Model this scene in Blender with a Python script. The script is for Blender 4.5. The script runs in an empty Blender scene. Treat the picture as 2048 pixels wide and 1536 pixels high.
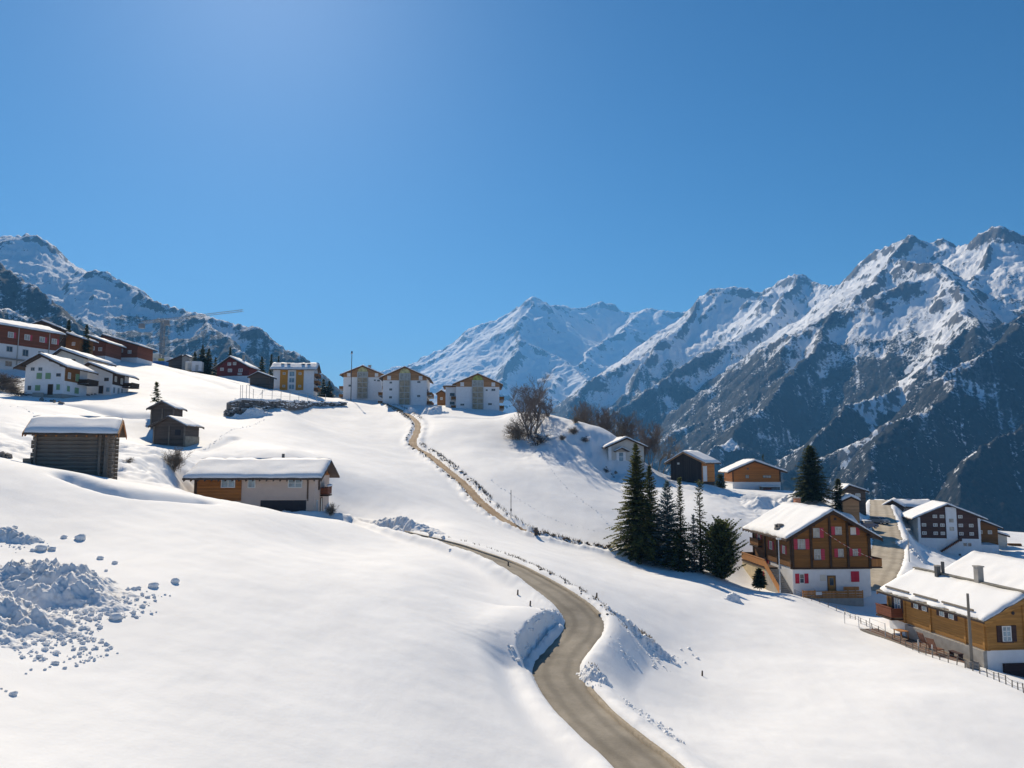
import bpy, bmesh, math, random
import numpy as np
from mathutils import Vector, Matrix
R = math.radians
scene = bpy.context.scene
C = scene.collection

# ------------------------------------------------------------------ camera, sky, sun, exposure
HOR, FPX = 922.0, 1500.0            # horizon row and focal length of the photograph, in its own pixels
PITCH = math.atan((HOR - 768.0) / FPX)
cam_data = bpy.data.cameras.new("camera")
cam_data.sensor_width = 36.0
cam_data.lens = 36.0 * FPX / 2048.0
cam_data.clip_start = 0.3
cam_data.clip_end = 60000.0
cam = bpy.data.objects.new("camera", cam_data)
cam.rotation_euler = (math.pi / 2 + PITCH, 0, 0)
C.objects.link(cam)
scene.camera = cam

SUN_BEAR, SUN_ELEV = R(-20.0), R(36.5)      # bearing clockwise from +Y
world = bpy.data.worlds.new("World")
scene.world = world
world.use_nodes = True
wn = world.node_tree.nodes
sky = wn.new("ShaderNodeTexSky")
sky.sky_type = 'NISHITA'
sky.sun_disc = False
sky.sun_elevation = SUN_ELEV
sky.sun_rotation = SUN_BEAR
sky.altitude = 1700
sky.air_density = 1.6
sky.dust_density = 1.5
sky.ozone_density = 9.0
bg = wn["Background"]
bg.inputs["Strength"].default_value = 0.050
hsv = wn.new("ShaderNodeHueSaturation")       # the clear, deep blue of high-altitude air
hsv.inputs["Saturation"].default_value = 1.14
hsv.inputs["Value"].default_value = 0.665
hsv.inputs["Hue"].default_value = 0.491
world.node_tree.links.new(sky.outputs[0], hsv.inputs["Color"])
gam = wn.new("ShaderNodeGamma")
gam.inputs[1].default_value = 1.25
world.node_tree.links.new(hsv.outputs[0], gam.inputs[0])
world.node_tree.links.new(gam.outputs[0], bg.inputs[0])

sun_data = bpy.data.lights.new("sun", 'SUN')
sun_data.energy = 5.0
sun_data.angle = R(0.53)
sun_data.color = (1.0, 0.87, 0.68)
sun = bpy.data.objects.new("sun", sun_data)
Ldir = Vector((math.sin(SUN_BEAR) * math.cos(SUN_ELEV), math.cos(SUN_BEAR) * math.cos(SUN_ELEV), math.sin(SUN_ELEV)))
sun.rotation_euler = Ldir.to_track_quat('Z', 'Y').to_euler()
sun.location = (0, 0, 60)
C.objects.link(sun)

scene.view_settings.view_transform = 'Standard'
scene.view_settings.look = 'None'
scene.view_settings.exposure = 0.36
scene.view_settings.gamma = 1.0
scene.view_settings.use_curve_mapping = False
scene.render.engine = 'CYCLES'
scene.cycles.use_denoising = True
scene.cycles.max_bounces = 6
scene.cycles.diffuse_bounces = 3
scene.cycles.glossy_bounces = 2
scene.cycles.transmission_bounces = 2
scene.cycles.volume_bounces = 1
scene.cycles.transparent_max_bounces = 4

# ------------------------------------------------------------------ helpers
def ray(px, py):
    u, v = (px - 1024.0) / FPX, (768.0 - py) / FPX
    f = math.cos(PITCH) - v * math.sin(PITCH)
    return u / f, (v * math.cos(PITCH) + math.sin(PITCH)) / f

def W(px, py, D):
    a, b = ray(px, py)
    return np.array((a * D, D, b * D))

_perm = {}
def pnoise(x, y, seed=0):
    """2-D gradient noise, about -1..1"""
    if seed not in _perm:
        r = np.random.RandomState(seed + 11)
        ang = r.rand(65536) * 2 * np.pi
        _perm[seed] = (np.cos(ang).astype(np.float32), np.sin(ang).astype(np.float32))
    gx, gy = _perm[seed]
    xi = np.floor(x).astype(np.int64); yi = np.floor(y).astype(np.int64)
    fx = x - xi; fy = y - yi
    u = fx * fx * fx * (fx * (fx * 6 - 15) + 10); v = fy * fy * fy * (fy * (fy * 6 - 15) + 10)
    def g(ix, iy, dx, dy):
        h = ((ix * 374761393 + iy * 668265263) ^ ((ix * 374761393 + iy * 668265263) >> 13)) * 1274126177
        h = (h ^ (h >> 16)) & 65535
        return gx[h] * dx + gy[h] * dy
    a = g(xi, yi, fx, fy); b = g(xi + 1, yi, fx - 1, fy)
    c = g(xi, yi + 1, fx, fy - 1); d = g(xi + 1, yi + 1, fx - 1, fy - 1)
    return ((a + (b - a) * u) + ((c + (d - c) * u) - (a + (b - a) * u)) * v) * 1.5

def fbm(x, y, oct=4, seed=0, gain=0.5):
    s, a = 0.0, 1.0
    for k in range(oct):
        s = s + a * pnoise(x, y, seed + k)
        x = x * 2.03 + 17.3; y = y * 2.03 - 9.1; a *= gain
    return s

def ridged(x, y, oct=4, seed=0, gain=0.5):
    s, a = 0.0, 1.0
    for k in range(oct):
        s = s + a * (1 - 2 * np.abs(pnoise(x, y, seed + k)))
        x = x * 2.07 + 7.7; y = y * 2.07 + 3.1; a *= gain
    return s

def sstep(e0, e1, x):
    t = np.clip((x - e0) / (e1 - e0), 0, 1)
    return t * t * (3 - 2 * t)

def link(o, parent=None):
    C.objects.link(o)
    if parent is not None:
        o.parent = parent
    return o

def tag(o, label=None, cat=None, group=None, kind=None):
    if label: o["label"] = label
    if cat: o["category"] = cat
    if group: o["group"] = group
    if kind: o["kind"] = kind
    return o

def grid_mesh(name, V, nu, nv, closed_u=False, smooth=True, centre=None):
    """V: (nv*nu,3) rows of nu vertices"""
    idx = np.arange(nu * nv).reshape(nv, nu)
    if closed_u:
        nxt = np.roll(idx, -1, axis=1)
        a, b, c, d = idx[:-1], nxt[:-1], nxt[1:], idx[1:]
    else:
        a, b, c, d = idx[:-1, :-1], idx[:-1, 1:], idx[1:, 1:], idx[1:, :-1]
    F = np.stack([a.ravel(), b.ravel(), c.ravel(), d.ravel()], 1)
    me = bpy.data.meshes.new(name)
    me.vertices.add(len(V)); me.vertices.foreach_set("co", np.asarray(V, np.float32).ravel())
    me.loops.add(F.size); me.loops.foreach_set("vertex_index", F.ravel().astype(np.int32))
    me.polygons.add(len(F))
    me.polygons.foreach_set("loop_start", np.arange(0, F.size, 4, dtype=np.int32))
    me.update(calc_edges=True)
    if smooth:
        me.polygons.foreach_set("use_smooth", np.ones(len(F), bool))
    return me

# ------------------------------------------------------------------ materials
MATS = {}
def new_mat(name):
    m = bpy.data.materials.new(name); m.use_nodes = True
    MATS[name] = m
    return m, m.node_tree.nodes, m.node_tree.links, m.node_tree.nodes["Principled BSDF"]

def nd(n, typ, **kw):
    x = n.new(typ)
    for k, v in kw.items():
        if k in x.inputs: x.inputs[k].default_value = v
        else: setattr(x, k, v)
    return x

def coords(n, l, scale=(1, 1, 1), kind="Object"):
    t = n.new("ShaderNodeTexCoord"); mp = n.new("ShaderNodeMapping")
    mp.inputs["Scale"].default_value = scale
    l.new(t.outputs[kind], mp.inputs[0])
    return mp.outputs[0]

def ramp(n, l, src, stops):
    r = n.new("ShaderNodeValToRGB")
    e = r.color_ramp.elements
    while len(e) > 1: e.remove(e[-1])
    e[0].position = stops[0][0]; e[0].color = (*stops[0][1], 1)
    for p, c in stops[1:]:
        k = e.new(p); k.color = (*c, 1)
    l.new(src, r.inputs[0])
    return r.outputs[0]

def mixc(n, l, f, a, b):
    m = n.new("ShaderNodeMix"); m.data_type = 'RGBA'
    for s, v in ((0, f), (6, a), (7, b)):
        if hasattr(v, "is_output") or hasattr(v, "links"): l.new(v, m.inputs[s])
        elif s == 0: m.inputs[0].default_value = v
        else: m.inputs[s].default_value = (*v, 1)
    return m.outputs[2]

def math_n(n, l, op, a, b=None, c=None, clamp=False):
    m = n.new("ShaderNodeMath"); m.operation = op; m.use_clamp = clamp
    for i, v in enumerate((a, b, c)):
        if v is None: continue
        if hasattr(v, "links"): l.new(v, m.inputs[i])
        else: m.inputs[i].default_value = v
    return m.outputs[0]

def noise(n, l, vec, scale, detail=4, rough=0.55):
    t = nd(n, "ShaderNodeTexNoise", Scale=scale, Detail=detail, Roughness=rough)
    l.new(vec, t.inputs["Vector"])
    return t.outputs["Fac"]

def bump(n, l, bsdf, h, strength, dist):
    b = n.new("ShaderNodeBump"); b.inputs["Strength"].default_value = strength; b.inputs["Distance"].default_value = dist
    l.new(h, b.inputs["Height"]); l.new(b.outputs[0], bsdf.inputs["Normal"])

def simple(name, col, rough=0.7, var=0.25, scale=3.0, bumpd=0.0, metal=0.0, stretch=(1, 1, 1), spec=0.3):
    """plain surface with worn, uneven colour"""
    m, n, l, b = new_mat(name)
    v = coords(n, l, stretch)
    f = noise(n, l, v, scale, 5, 0.6)
    lo = tuple(c * (1 - var) for c in col); hi = tuple(min(1, c * (1 + var)) for c in col)
    l.new(ramp(n, l, f, [(0.25, lo), (0.75, hi)]), b.inputs["Base Color"])
    b.inputs["Roughness"].default_value = rough
    b.inputs["Metallic"].default_value = metal
    b.inputs["Specular IOR Level"].default_value = spec
    if bumpd: bump(n, l, b, f, 0.6, bumpd)
    return m

def snow_mat(name, dirt=0.0, rough_scale=6.0, bump_d=0.02, big=True):
    m, n, l, b = new_mat(name)
    v = coords(n, l)
    f = noise(n, l, v, 0.22, 5, 0.55)
    col = ramp(n, l, f, [(0.3, (0.80, 0.80, 0.80)), (0.7, (0.88, 0.88, 0.875))])
    if dirt:
        f2 = noise(n, l, v, 2.2, 6, 0.7)
        col = mixc(n, l, ramp(n, l, f2, [(0.52, (0, 0, 0)), (0.72, (dirt, dirt, dirt))]), col, (0.30, 0.25, 0.19))
    l.new(col, b.inputs["Base Color"])
    b.inputs["Roughness"].default_value = 0.75
    b.inputs["Specular IOR Level"].default_value = 0.15
    h = noise(n, l, v, rough_scale, 6, 0.6)
    if big:
        h2 = noise(n, l, coords(n, l, (0.9, 0.35, 0.5)), 0.9, 4, 0.5)
        h3 = noise(n, l, coords(n, l, (1.0, 0.6, 1.0)), 30.0, 3, 0.6)
        h = math_n(n, l, 'ADD', math_n(n, l, 'ADD', math_n(n, l, 'MULTIPLY', h, 0.55), math_n(n, l, 'MULTIPLY', h3, 0.16)), math_n(n, l, 'MULTIPLY', h2, 2.2))
    bump(n, l, b, h, 0.5, bump_d)
    return m

M_SNOW = snow_mat("snow", 0.0, 7.0, 0.035)
M_SNOWROOF = snow_mat("roof_snow", 0.0, 3.0, 0.03, big=False)
M_SNOWDIRTY = snow_mat("ploughed_snow", 0.5, 4.0, 0.05, big=False)
# ------------------------------------------------------------------ terrain: control points (photo column, photo row, metres away)
CP = """0,1536,18 400,1536,21 800,1536,25 1050,1536,28 1290,1536,30.3 1600,1536,34 2048,1536,37 0,2000,10.5 1024,2200,13 2048,2000,20 -600,1536,14 -600,1000,36 -600,900,60 -600,760,140 -600,690,200
2600,1536,38 2600,1400,55 2600,1250,110 2600,1100,220
0,1300,26 300,1300,28.5 600,1300,33 900,1300,38 1040,1300,42.5 0,1150,34 300,1150,37.5 600,1150,44.5 850,1150,53 980,1180,55
0,1030,43 250,1040,47 450,1060,52 650,1090,61 800,1095,68
-150,905,52 0,918,54 130,942,54 220,959,56 300,972,60 400,993,63 470,1004,65.5 530,1015,68 620,1031,74 680,1040,79.5
400,1022,85 520,1034,84 620,1035,84 655,1036,85.5 -150,860,75 0,880,75 20,835,95 0,802,115 40,790,138 116,797,138 170,799,141 240,790,152 300,805,140 320,850,120
60,936,61 130,951,61 200,966,62 280,940,73 330,918,86 240,905,85 305,883,110 395,895,107 350,910,95 420,905,104
310,728,255 260,735,200 400,750,215 440,754,225 530,778,210 600,787,222 660,797,232 0,735,172 120,733,182 -300,705,170 220,718,210 180,716,205
430,800,168 430,850,130 460,832,158 560,815,166 600,835,172 700,815,212 600,900,120 500,905,104 570,912,100 700,900,140 760,960,110 700,1000,97 690,1030,91
660,1037,86 700,1043,88 740,1050,87.5 800,1068,80 900,1092,72 1000,1127,64 1080,1170,57.5 1160,1215,52.5 1195,1250,49.5 1160,1300,45.5 1105,1345,41.5 1110,1375,39.8 1180,1440,35.5
900,1055,86 1000,1078,88 1100,1110,81 1200,1152,74 1300,1200,68 1400,1172,84 1350,1300,56 1300,1400,42 1400,1450,39.5 1600,1400,47 1600,1300,60 1600,1230,75 1500,1200,84 1580,1187,91
1750,1262,70 1850,1310,60 1920,1332,56 2048,1387,48.5 1800,1420,44.5 1980,1338,58 1763,1245,72 1700,1237,80 2048,1345,62 2200,1330,66
1577,1190,96 1732,1206,98 1500,1167,104 1250,1110,106 1330,1132,104 1430,1152,100
760,805,232 800,820,215 835,850,190 825,880,172 850,905,160 930,970,133 960,1005,122 1000,1035,114 1070,1070,108 1150,1089,106 1220,1104,105.3
900,850,185 950,900,160 1000,832,213 1000,821,224 900,814,234 720,797,245 806,809,226 953,819,223
1000,950,140 1050,890,172 1100,950,142 1040,822,207 1100,829,190 1140,842,180 1180,872,172 1220,888,170 1217,932,168 1287,936,170 1150,900,165 1180,938,155 1100,1000,128 1200,1000,132 1200,1050,118
1300,1000,140 1330,962,163 1400,963,165 1440,975,168 1510,980,182 1560,980,186 1450,1030,130 1500,1050,126 1400,1062,118 1600,1000,160 1550,1012,148 1650,1008,152 1700,1022,150
1600,1055,133 1700,1065,138 1760,1042,162 1770,1100,130 1745,1152,108 1800,1100,138 1850,1122,130 1830,1083,188 1935,1110,188 1990,1092,200 2048,1066,240 1900,1162,108 2048,1112,178 1800,1162,105 2000,1205,92 1790,1022,200 1850,1026,215
1040,865,245 1100,885,225 1180,930,205 1250,965,212 1330,995,205 1420,1005,212 1560,1015,222 1700,1045,225 1800,1055,255 2048,1078,330 2300,1080,330
720,803,272 600,793,262 400,765,270 310,742,320 0,735,280 -300,735,280 900,830,270 -300,850,90"""
P_, T_ = [], []
for tok in CP.split():
    a, b, c = map(float, tok.split(","))
    p = W(a, b, c)
    r = math.hypot(p[0], p[1])
    P_.append((2.0 * math.atan2(p[0], p[1]), math.log(r))); T_.append(p[2] / r)
P_ = np.array(P_); T_ = np.array(T_)
def _tps(d2): return 0.5 * d2 * np.log(d2 + 1e-12)
_d2 = ((P_[:, None] - P_[None]) ** 2).sum(2)
_n = len(P_)
A_ = np.zeros((_n + 3, _n + 3))
A_[:_n, :_n] = _tps(_d2) + np.eye(_n) * 2e-4
A_[:_n, _n] = 1; A_[:_n, _n + 1:] = P_; A_[_n, :_n] = 1; A_[_n + 1:, :_n] = P_.T
COEF = np.linalg.solve(A_, np.concatenate([T_, np.zeros(3)]))

def base_z(th, r):
    shp = th.shape
    th = np.clip(th.ravel(), -0.86, 0.86); rr = np.clip(r.ravel(), 8.0, 360.0)
    q = np.stack([2.0 * th, np.log(rr)], 1)
    out = np.empty(len(q))
    for i in range(0, len(q), 20000):
        s = q[i:i + 20000]
        d2 = ((s[:, None, 0] - P_[None, :, 0]) ** 2) + ((s[:, None, 1] - P_[None, :, 1]) ** 2)
        out[i:i + 20000] = _tps(d2) @ COEF[:_n] + COEF[_n] + s @ COEF[_n + 1:]
    return (out * rr).reshape(shp)

# polar grid round the viewpoint: fine where the valley is seen, coarse behind
TH = np.concatenate([np.linspace(-R(44), R(44), 700), np.linspace(R(44), 2 * math.pi - R(44), 62)[1:-1]])
RR = np.concatenate([np.exp(np.linspace(math.log(4), math.log(345), 760)), np.exp(np.linspace(math.log(345), math.log(1300), 26))[1:]])
nT, nR = len(TH), len(RR)
thc = np.linspace(-0.87, 0.87, 260); lrc = np.linspace(math.log(7.9), math.log(361), 300)
_tc, _rc = np.meshgrid(thc, np.exp(lrc))
ZC = base_z(_tc, _rc) / _rc                # coarse table of z/r

def base_lookup(th, r):
    th = (th + math.pi) % (2 * math.pi) - math.pi
    a = np.clip(th, -0.869, 0.869); b = np.log(np.clip(r, 8.0, 360.0))
    i = (a - thc[0]) / (thc[1] - thc[0]); j = (b - lrc[0]) / (lrc[1] - lrc[0])
    i0 = np.clip(np.floor(i).astype(int), 0, len(thc) - 2); j0 = np.clip(np.floor(j).astype(int), 0, len(lrc) - 2)
    fi, fj = i - i0, j - j0
    # Catmull-Rom would be smoother; the table is dense enough for bilinear plus a blur of the result
    t = (ZC[j0, i0] * (1 - fi) + ZC[j0, i0 + 1] * fi) * (1 - fj) + (ZC[j0 + 1, i0] * (1 - fi) + ZC[j0 + 1, i0 + 1] * fi) * fj
    rr = np.clip(r, 8.0, 360.0)
    z = t * rr
    back = sstep(0.95, 1.9, np.abs(th))
    z = z * (1 - back) + (-6.5) * back
    near = sstep(9.0, 4.0, r)
    z = z * (1 - near) + (-6.6) * near
    return z

def _bl(x, y):
    return base_lookup(np.arctan2(x, y), np.hypot(x, y))

def march(px, py, zf, r0=9.0, r1=420.0):
    a, b = ray(px, py)
    D = np.exp(np.linspace(math.log(r0), math.log(r1), 5000))
    hit = np.nonzero(b * D <= zf(a * D, D))[0]
    d = D[hit[0]] if len(hit) else r1
    return np.array((a * d, d, b * d))

# ---- road and path centre lines
def smooth_line(pts, step):
    P = np.array(pts, float)
    out = []
    for k in range(len(P) - 1):
        p0, p1, p2, p3 = P[max(k - 1, 0)], P[k], P[k + 1], P[min(k + 2, len(P) - 1)]
        n = max(2, int(np.linalg.norm(p2 - p1) / step))
        for t in np.linspace(0, 1, n, endpoint=False):
            out.append(0.5 * (2 * p1 + (p2 - p0) * t + (2 * p0 - 5 * p1 + 4 * p2 - p3) * t * t + (3 * p1 - p0 - 3 * p2 + p3) * t ** 3))
    out.append(P[-1])
    return np.array(out)

def line3(tok, step, win):
    pts = [W(*map(float, t.split(","))) for t in tok.split()]
    L = smooth_line(pts, step)
    zb = L[:, 2].copy()
    k = np.ones(win) / win
    zp = np.pad(zb, win, mode='edge')
    L[:, 2] = np.convolve(zp, k, 'same')[win:-win]
    return L

ROAD = line3("600,1034,84.5 640,1036,86 700,1043,88.3 742,1051,87.3 800,1068,80 850,1080,75.5 900,1093,71.6 950,1110,67.5 1000,1128,63.8 1045,1150,60 1085,1173,57 1125,1198,54 1153,1222,51.8 1168,1244,50 1163,1266,48.3 1142,1292,46.2 1118,1322,43.6 1112,1342,41.9 1122,1368,40 1145,1403,37.8 1180,1440,35.3 1230,1487,32.8 1290,1536,30.3 1380,1640,26 1480,1800,21", 0.4, 9)
PATH = line3("770,808,229 785,813,222 808,824,211 828,838,199 836,852,189 832,868,179 825,884,170 834,897,164 855,908,158.5 890,936,145 930,970,133 960,1003,122.5 1000,1035,114 1040,1057,109.5 1075,1072,107.6 1120,1082,106.5 1160,1092,106 1222,1105,105.3", 0.5, 9)
YARD = line3("1758,1000,225 1762,1018,190 1765,1035,166 1772,1065,148 1776,1095,132 1768,1125,119 1752,1152,108 1740,1180,101", 0.5, 9)

def line_field(L, X, Y, reach):
    """signed distance (right of travel positive), arc length and z of the nearest point of a line; inf beyond reach"""
    d = np.full(X.shape, 1e9); zz = np.zeros(X.shape); ss = np.zeros(X.shape); sg = np.ones(X.shape)
    seg = np.linalg.norm(np.diff(L[:, :2], axis=0), axis=1); S = np.concatenate([[0], np.cumsum(seg)])
    m = (X > L[:, 0].min() - reach) & (X < L[:, 0].max() + reach) & (Y > L[:, 1].min() - reach) & (Y < L[:, 1].max() + reach)
    I = np.nonzero(m.ravel())[0]
    x, y = X.ravel()[I], Y.ravel()[I]
    T = np.gradient(L[:, :2], axis=0); T /= np.linalg.norm(T, axis=1)[:, None]
    for i in range(0, len(I), 8000):
        xx, yy = x[i:i + 8000], y[i:i + 8000]
        d2 = (xx[:, None] - L[None, :, 0]) ** 2 + (yy[:, None] - L[None, :, 1]) ** 2
        j = d2.argmin(1)
        dx, dy = xx - L[j, 0], yy - L[j, 1]
        cr = dx * T[j, 1] - dy * T[j, 0]
        al = dx * T[j, 0] + dy * T[j, 1]
        dd = np.where((j == 0) & (al < 0) | (j == len(L) - 1) & (al > 0), np.sqrt(d2[np.arange(len(j)), j]), np.abs(cr))
        q = I[i:i + 8000]
        d.ravel()[q] = dd; sg.ravel()[q] = np.sign(cr); zz.ravel()[q] = L[j, 2]; ss.ravel()[q] = S[j] + al
    return d, sg, ss, zz
HW_ROAD, HW_PATH, HW_YARD = 1.18, 0.85, 2.5
_S = np.concatenate([[0], np.cumsum(np.linalg.norm(np.diff(ROAD[:, :2], axis=0), axis=1))])
S_BEND = (float(_S[np.abs(ROAD[:, 1] - 51.0).argmin()]), float(_S[np.abs(ROAD[:, 1] - 40.6).argmin()]))

def terrain_z(X, Y):
    th = np.arctan2(X, Y); r = np.hypot(X, Y)
    z = base_lookup(th, r)
    # soft undulation left by wind and slumping
    z = z + 0.10 * fbm(X / 9.0, Y / 13.0, 3, 3) * sstep(15, 40, r) + 0.30 * fbm(X / 30.0, Y / 38.0, 3, 8) * sstep(60, 140, r)
    z = z + 0.018 * fbm(X / 1.6, Y / 1.6, 3, 21) * sstep(200, 120, r)
    # rough scrub banks: right of the upper path below the bare trees, and behind the log barn
    for (px, py, D, rad, amp, sc) in ((1185, 895, 166, 13, 0.8, 4.5), (1230, 960, 158, 12, 0.6, 4.0), (1190, 925, 162, 9, 0.5, 1.8), (300, 930, 74, 9, 0.45, 2.0), (260, 905, 88, 12, 0.5, 2.5), (30, 880, 72, 8, 0.3, 2.0), (1580, 1010, 150, 13, 1.0, 3.5), (1505, 1038, 132, 5, .5, 2.5), (1830, 1085, 150, 10, 0.5, 2.5)):
        p = W(px, py, D)
        w = np.exp(-((X - p[0]) ** 2 + (Y - p[1]) ** 2) / (rad * rad))
        z = z + w * amp * fbm(X / sc, Y / sc, 4, 31)
    # narrow terrace edges across the upper meadow
    for pts, h, wd in (("0,815,108 120,802,127 230,825,122 300,838,126", 0.9, 1.6), ("280,735,232 360,748,210 460,775,190", 0.6, 2.0),
                       ("880,836,200 1000,838,196", 0.5, 1.4), ("1350,968,158 1430,990,150 1480,1000,145 1530,1020,139", 0.9, 1.2),
                       ("410,895,106 440,880,112 470,862,121", 0.5, 0.9), ("0,862,82 60,875,79", 0.4, 1.0), ("135,957,52.5 200,972,52 260,980,53 330,989,56 405,1003,60.5", 0.75, 0.8)):
        L = smooth_line([W(*map(float, t.split(","))) for t in pts.split()], 1.0)
        d, sg, ss, zz = line_field(L, X, Y, 6.0)
        z = z - h * np.exp(-(d / wd) ** 2)
    # the road: flat bed, low ploughed banks
    d, sg, ss, zz = line_field(ROAD, X, Y, 9.0)
    m = d < 9
    w = 1.0 - sstep(HW_ROAD + 0.12, HW_ROAD + 3.2, d)
    wob = 1 + np.where(sg > 0, 0.14, 0.4) * fbm(X / 2.2, Y / 2.2, 3, 50)
    bank = np.where(sg > 0, 0.40 + 0.30 * sstep(53, 60, Y), 0.18) * np.exp(-((d - HW_ROAD - 0.75) / 0.7) ** 2) * wob
    zr = zz + np.where(d < HW_ROAD + 0.05, -0.10, np.clip((d - HW_ROAD - 0.05) / 0.3, 0, 1) * 0.22 - 0.10)
    bt = np.clip((ss - S_BEND[0]) / (S_BEND[1] - S_BEND[0]), 0, 1); bp = np.sin(math.pi * bt) ** 0.7
    bend = (bt > 0.001) * (bt < 0.999) * sstep(0.0, 0.8, bp) * (sg > 0)          # the cut snow wall at the bend
    dn = d + 0.10 * fbm(X / 0.9, Y / 0.9, 2, 77)
    rim = bp * 0.55 * np.exp(-((dn - HW_ROAD - 0.40) / 0.27) ** 2) * (0.8 + 0.6 * pnoise(ss / 0.55, ss * 0 + 2.5, 61) + 0.35 * pnoise(X / 0.5, Y / 0.5, 62))
    we = HW_ROAD + 0.28 + 0.42 * bp
    wall = sstep(we, we + 0.40, dn)
    zn = np.where(m, zr * w + (z + bank) * (1 - w) + bank * w * (d > HW_ROAD + 0.1), z)
    zb = (zz - 0.10 + rim) * (1 - wall) + (z + 0.72 * bp * np.exp(-(np.maximum(d - we - .3, 0) / 3.2) ** 2)) * wall
    wb = bend * sstep(8.8, 3.5, d) * (d > HW_ROAD + 0.05)
    z = np.where(m, zn * (1 - wb) + zb * wb, z)
    # the footpath and the village yard
    for L, hw, dep, bk in ((PATH, HW_PATH, 0.10, 0.35), (YARD, HW_YARD, 0.10, 0.15)):
        d, sg, ss, zz = line_field(L, X, Y, 8.0)
        m = d < 8
        w = 1.0 - sstep(hw + 0.1, hw + 3.5, d)
        bank = bk * np.exp(-((d - hw - 0.8) / 0.7) ** 2) * (1 + 0.9 * fbm(X / 1.5, Y / 1.5, 3, 52))
        zr = zz - dep + np.clip((d - hw) / 0.4, 0, 1) * 0.2
        z = np.where(m, zr * w + z * (1 - w) + bank * (d > hw + 0.05), z)
    # beyond the crest the ground drops into the valley
    z = z - 380 * sstep(330, 1150, r)
    return z

_T2, _R2 = np.meshgrid(TH, RR)
TX, TY = _R2 * np.sin(_T2), _R2 * np.cos(_T2)
TZ = terrain_z(TX, TY)

NF = 700
def gz(x, y):
    """height of the finished snow surface (bilinear on the fine grid)"""
    x = np.asarray(x, float); y = np.asarray(y, float)
    th = np.arctan2(x, y); r = np.hypot(x, y)
    i = (th - TH[0]) / (TH[1] - TH[0])
    j = np.log(np.clip(r, 4, 344.9) / 4) / math.log(345 / 4) * 759
    i0 = np.clip(np.floor(i).astype(int), 0, NF - 2); j0 = np.clip(np.floor(j).astype(int), 0, 758)
    fi, fj = np.clip(i - i0, 0, 1), np.clip(j - j0, 0, 1)
    return (TZ[j0, i0] * (1 - fi) + TZ[j0, i0 + 1] * fi) * (1 - fj) + (TZ[j0 + 1, i0] * (1 - fi) + TZ[j0 + 1, i0 + 1] * fi) * fj

def G(px, py):
    return march(px, py, gz, r1=344)

def GD(px, D):
    """point on the snow straight below/above the sight line of a column at a distance"""
    a, _ = ray(px, HOR)
    return np.array((a * D, D, float(gz(a * D, D))))

V = np.stack([TX, TY, TZ], 2).reshape(-1, 3)
me = grid_mesh("snowfield", V, nT, nR, closed_u=True)
me.materials.append(M_SNOW)
o = link(bpy.data.objects.new("snowfield", me)); tag(o, kind="structure")
# the small disc below the viewpoint
bm = bmesh.new()
ring = [bm.verts.new(V[k]) for k in range(nT)]
bm.faces.new(ring[::-1])
mm = bpy.data.meshes.new("snow_hollow"); bm.to_mesh(mm); bm.free(); mm.materials.append(M_SNOW)
tag(link(bpy.data.objects.new("snow_ground", mm)), kind="structure")

def ribbon(name, L, hw, mat, lift, z_edge=0.0, off=0.0, across=9, wob=0.0, seed=0):
    T = np.gradient(L[:, :2], axis=0); T /= np.linalg.norm(T, axis=1)[:, None]
    Nn = np.stack([T[:, 1], -T[:, 0]], 1)
    rows = []
    ar = np.arange(len(L))
    for k in range(len(L)):
        for s in np.linspace(-1, 1, across):
            e = hw * (1 + (wob * float(pnoise(np.array([k * 0.23 + seed]), np.array([s * 3.0]), 90)[0]) if abs(s) > .99 else 0))
            x, y = L[k, :2] + Nn[k] * (s * e + off)
            rows.append((x, y, L[k, 2] + lift - 0.03 * s * s + z_edge * abs(s)))
    me = grid_mesh(name, np.array(rows), across, len(L))
    at_ = me.attributes.new("across", "FLOAT", "POINT"); at_.data.foreach_set("value", np.tile(np.linspace(-1, 1, across), len(L)).astype(np.float32))
    me.materials.append(mat)
    return tag(link(bpy.data.objects.new(name, me)), kind="structure")

def road_mat(name, c1, c2, c3):
    m, n, l, b = new_mat(name)
    v = coords(n, l)
    f = noise(n, l, v, 0.35, 6, 0.65); g = noise(n, l, v, 9.0, 5, 0.7)
    f = math_n(n, l, 'ADD', math_n(n, l, 'MULTIPLY', f, 0.75), math_n(n, l, 'MULTIPLY', g, 0.25))
    col = ramp(n, l, f, [(0.33, c1), (0.5, c2), (0.68, c3)])
    a = n.new("ShaderNodeAttribute"); a.attribute_name = "across"
    aw = math_n(n, l, 'ADD', a.outputs["Fac"], math_n(n, l, 'MULTIPLY', math_n(n, l, 'SUBTRACT', noise(n, l, v, 0.6, 3, 0.5), 0.5), 0.35))
    tr = math_n(n, l, 'ABSOLUTE', math_n(n, l, 'SUBTRACT', math_n(n, l, 'ABSOLUTE', aw), 0.42))       # two wheel tracks, dusty crown and edges
    tm = ramp(n, l, tr, [(0.06, (1, 1, 1)), (0.22, (0, 0, 0))])
    col = mixc(n, l, math_n(n, l, 'MULTIPLY', tm, 0.38), col, tuple(x * 0.62 for x in c1))
    wet = ramp(n, l, math_n(n, l, 'ADD', math_n(n, l, 'ABSOLUTE', aw), math_n(n, l, 'MULTIPLY', math_n(n, l, 'SUBTRACT', g, 0.5), 0.5)), [(0.78, (0, 0, 0)), (0.98, (1, 1, 1))])
    col = mixc(n, l, math_n(n, l, 'MULTIPLY', wet, 0.55), col, tuple(x * 0.45 for x in c1))
    l.new(col, b.inputs["Base Color"])
    b.inputs["Roughness"].default_value = 0.85
    b.inputs["Specular IOR Level"].default_value = 0.25
    bump(n, l, b, g, 0.5, 0.012)
    return m
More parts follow.
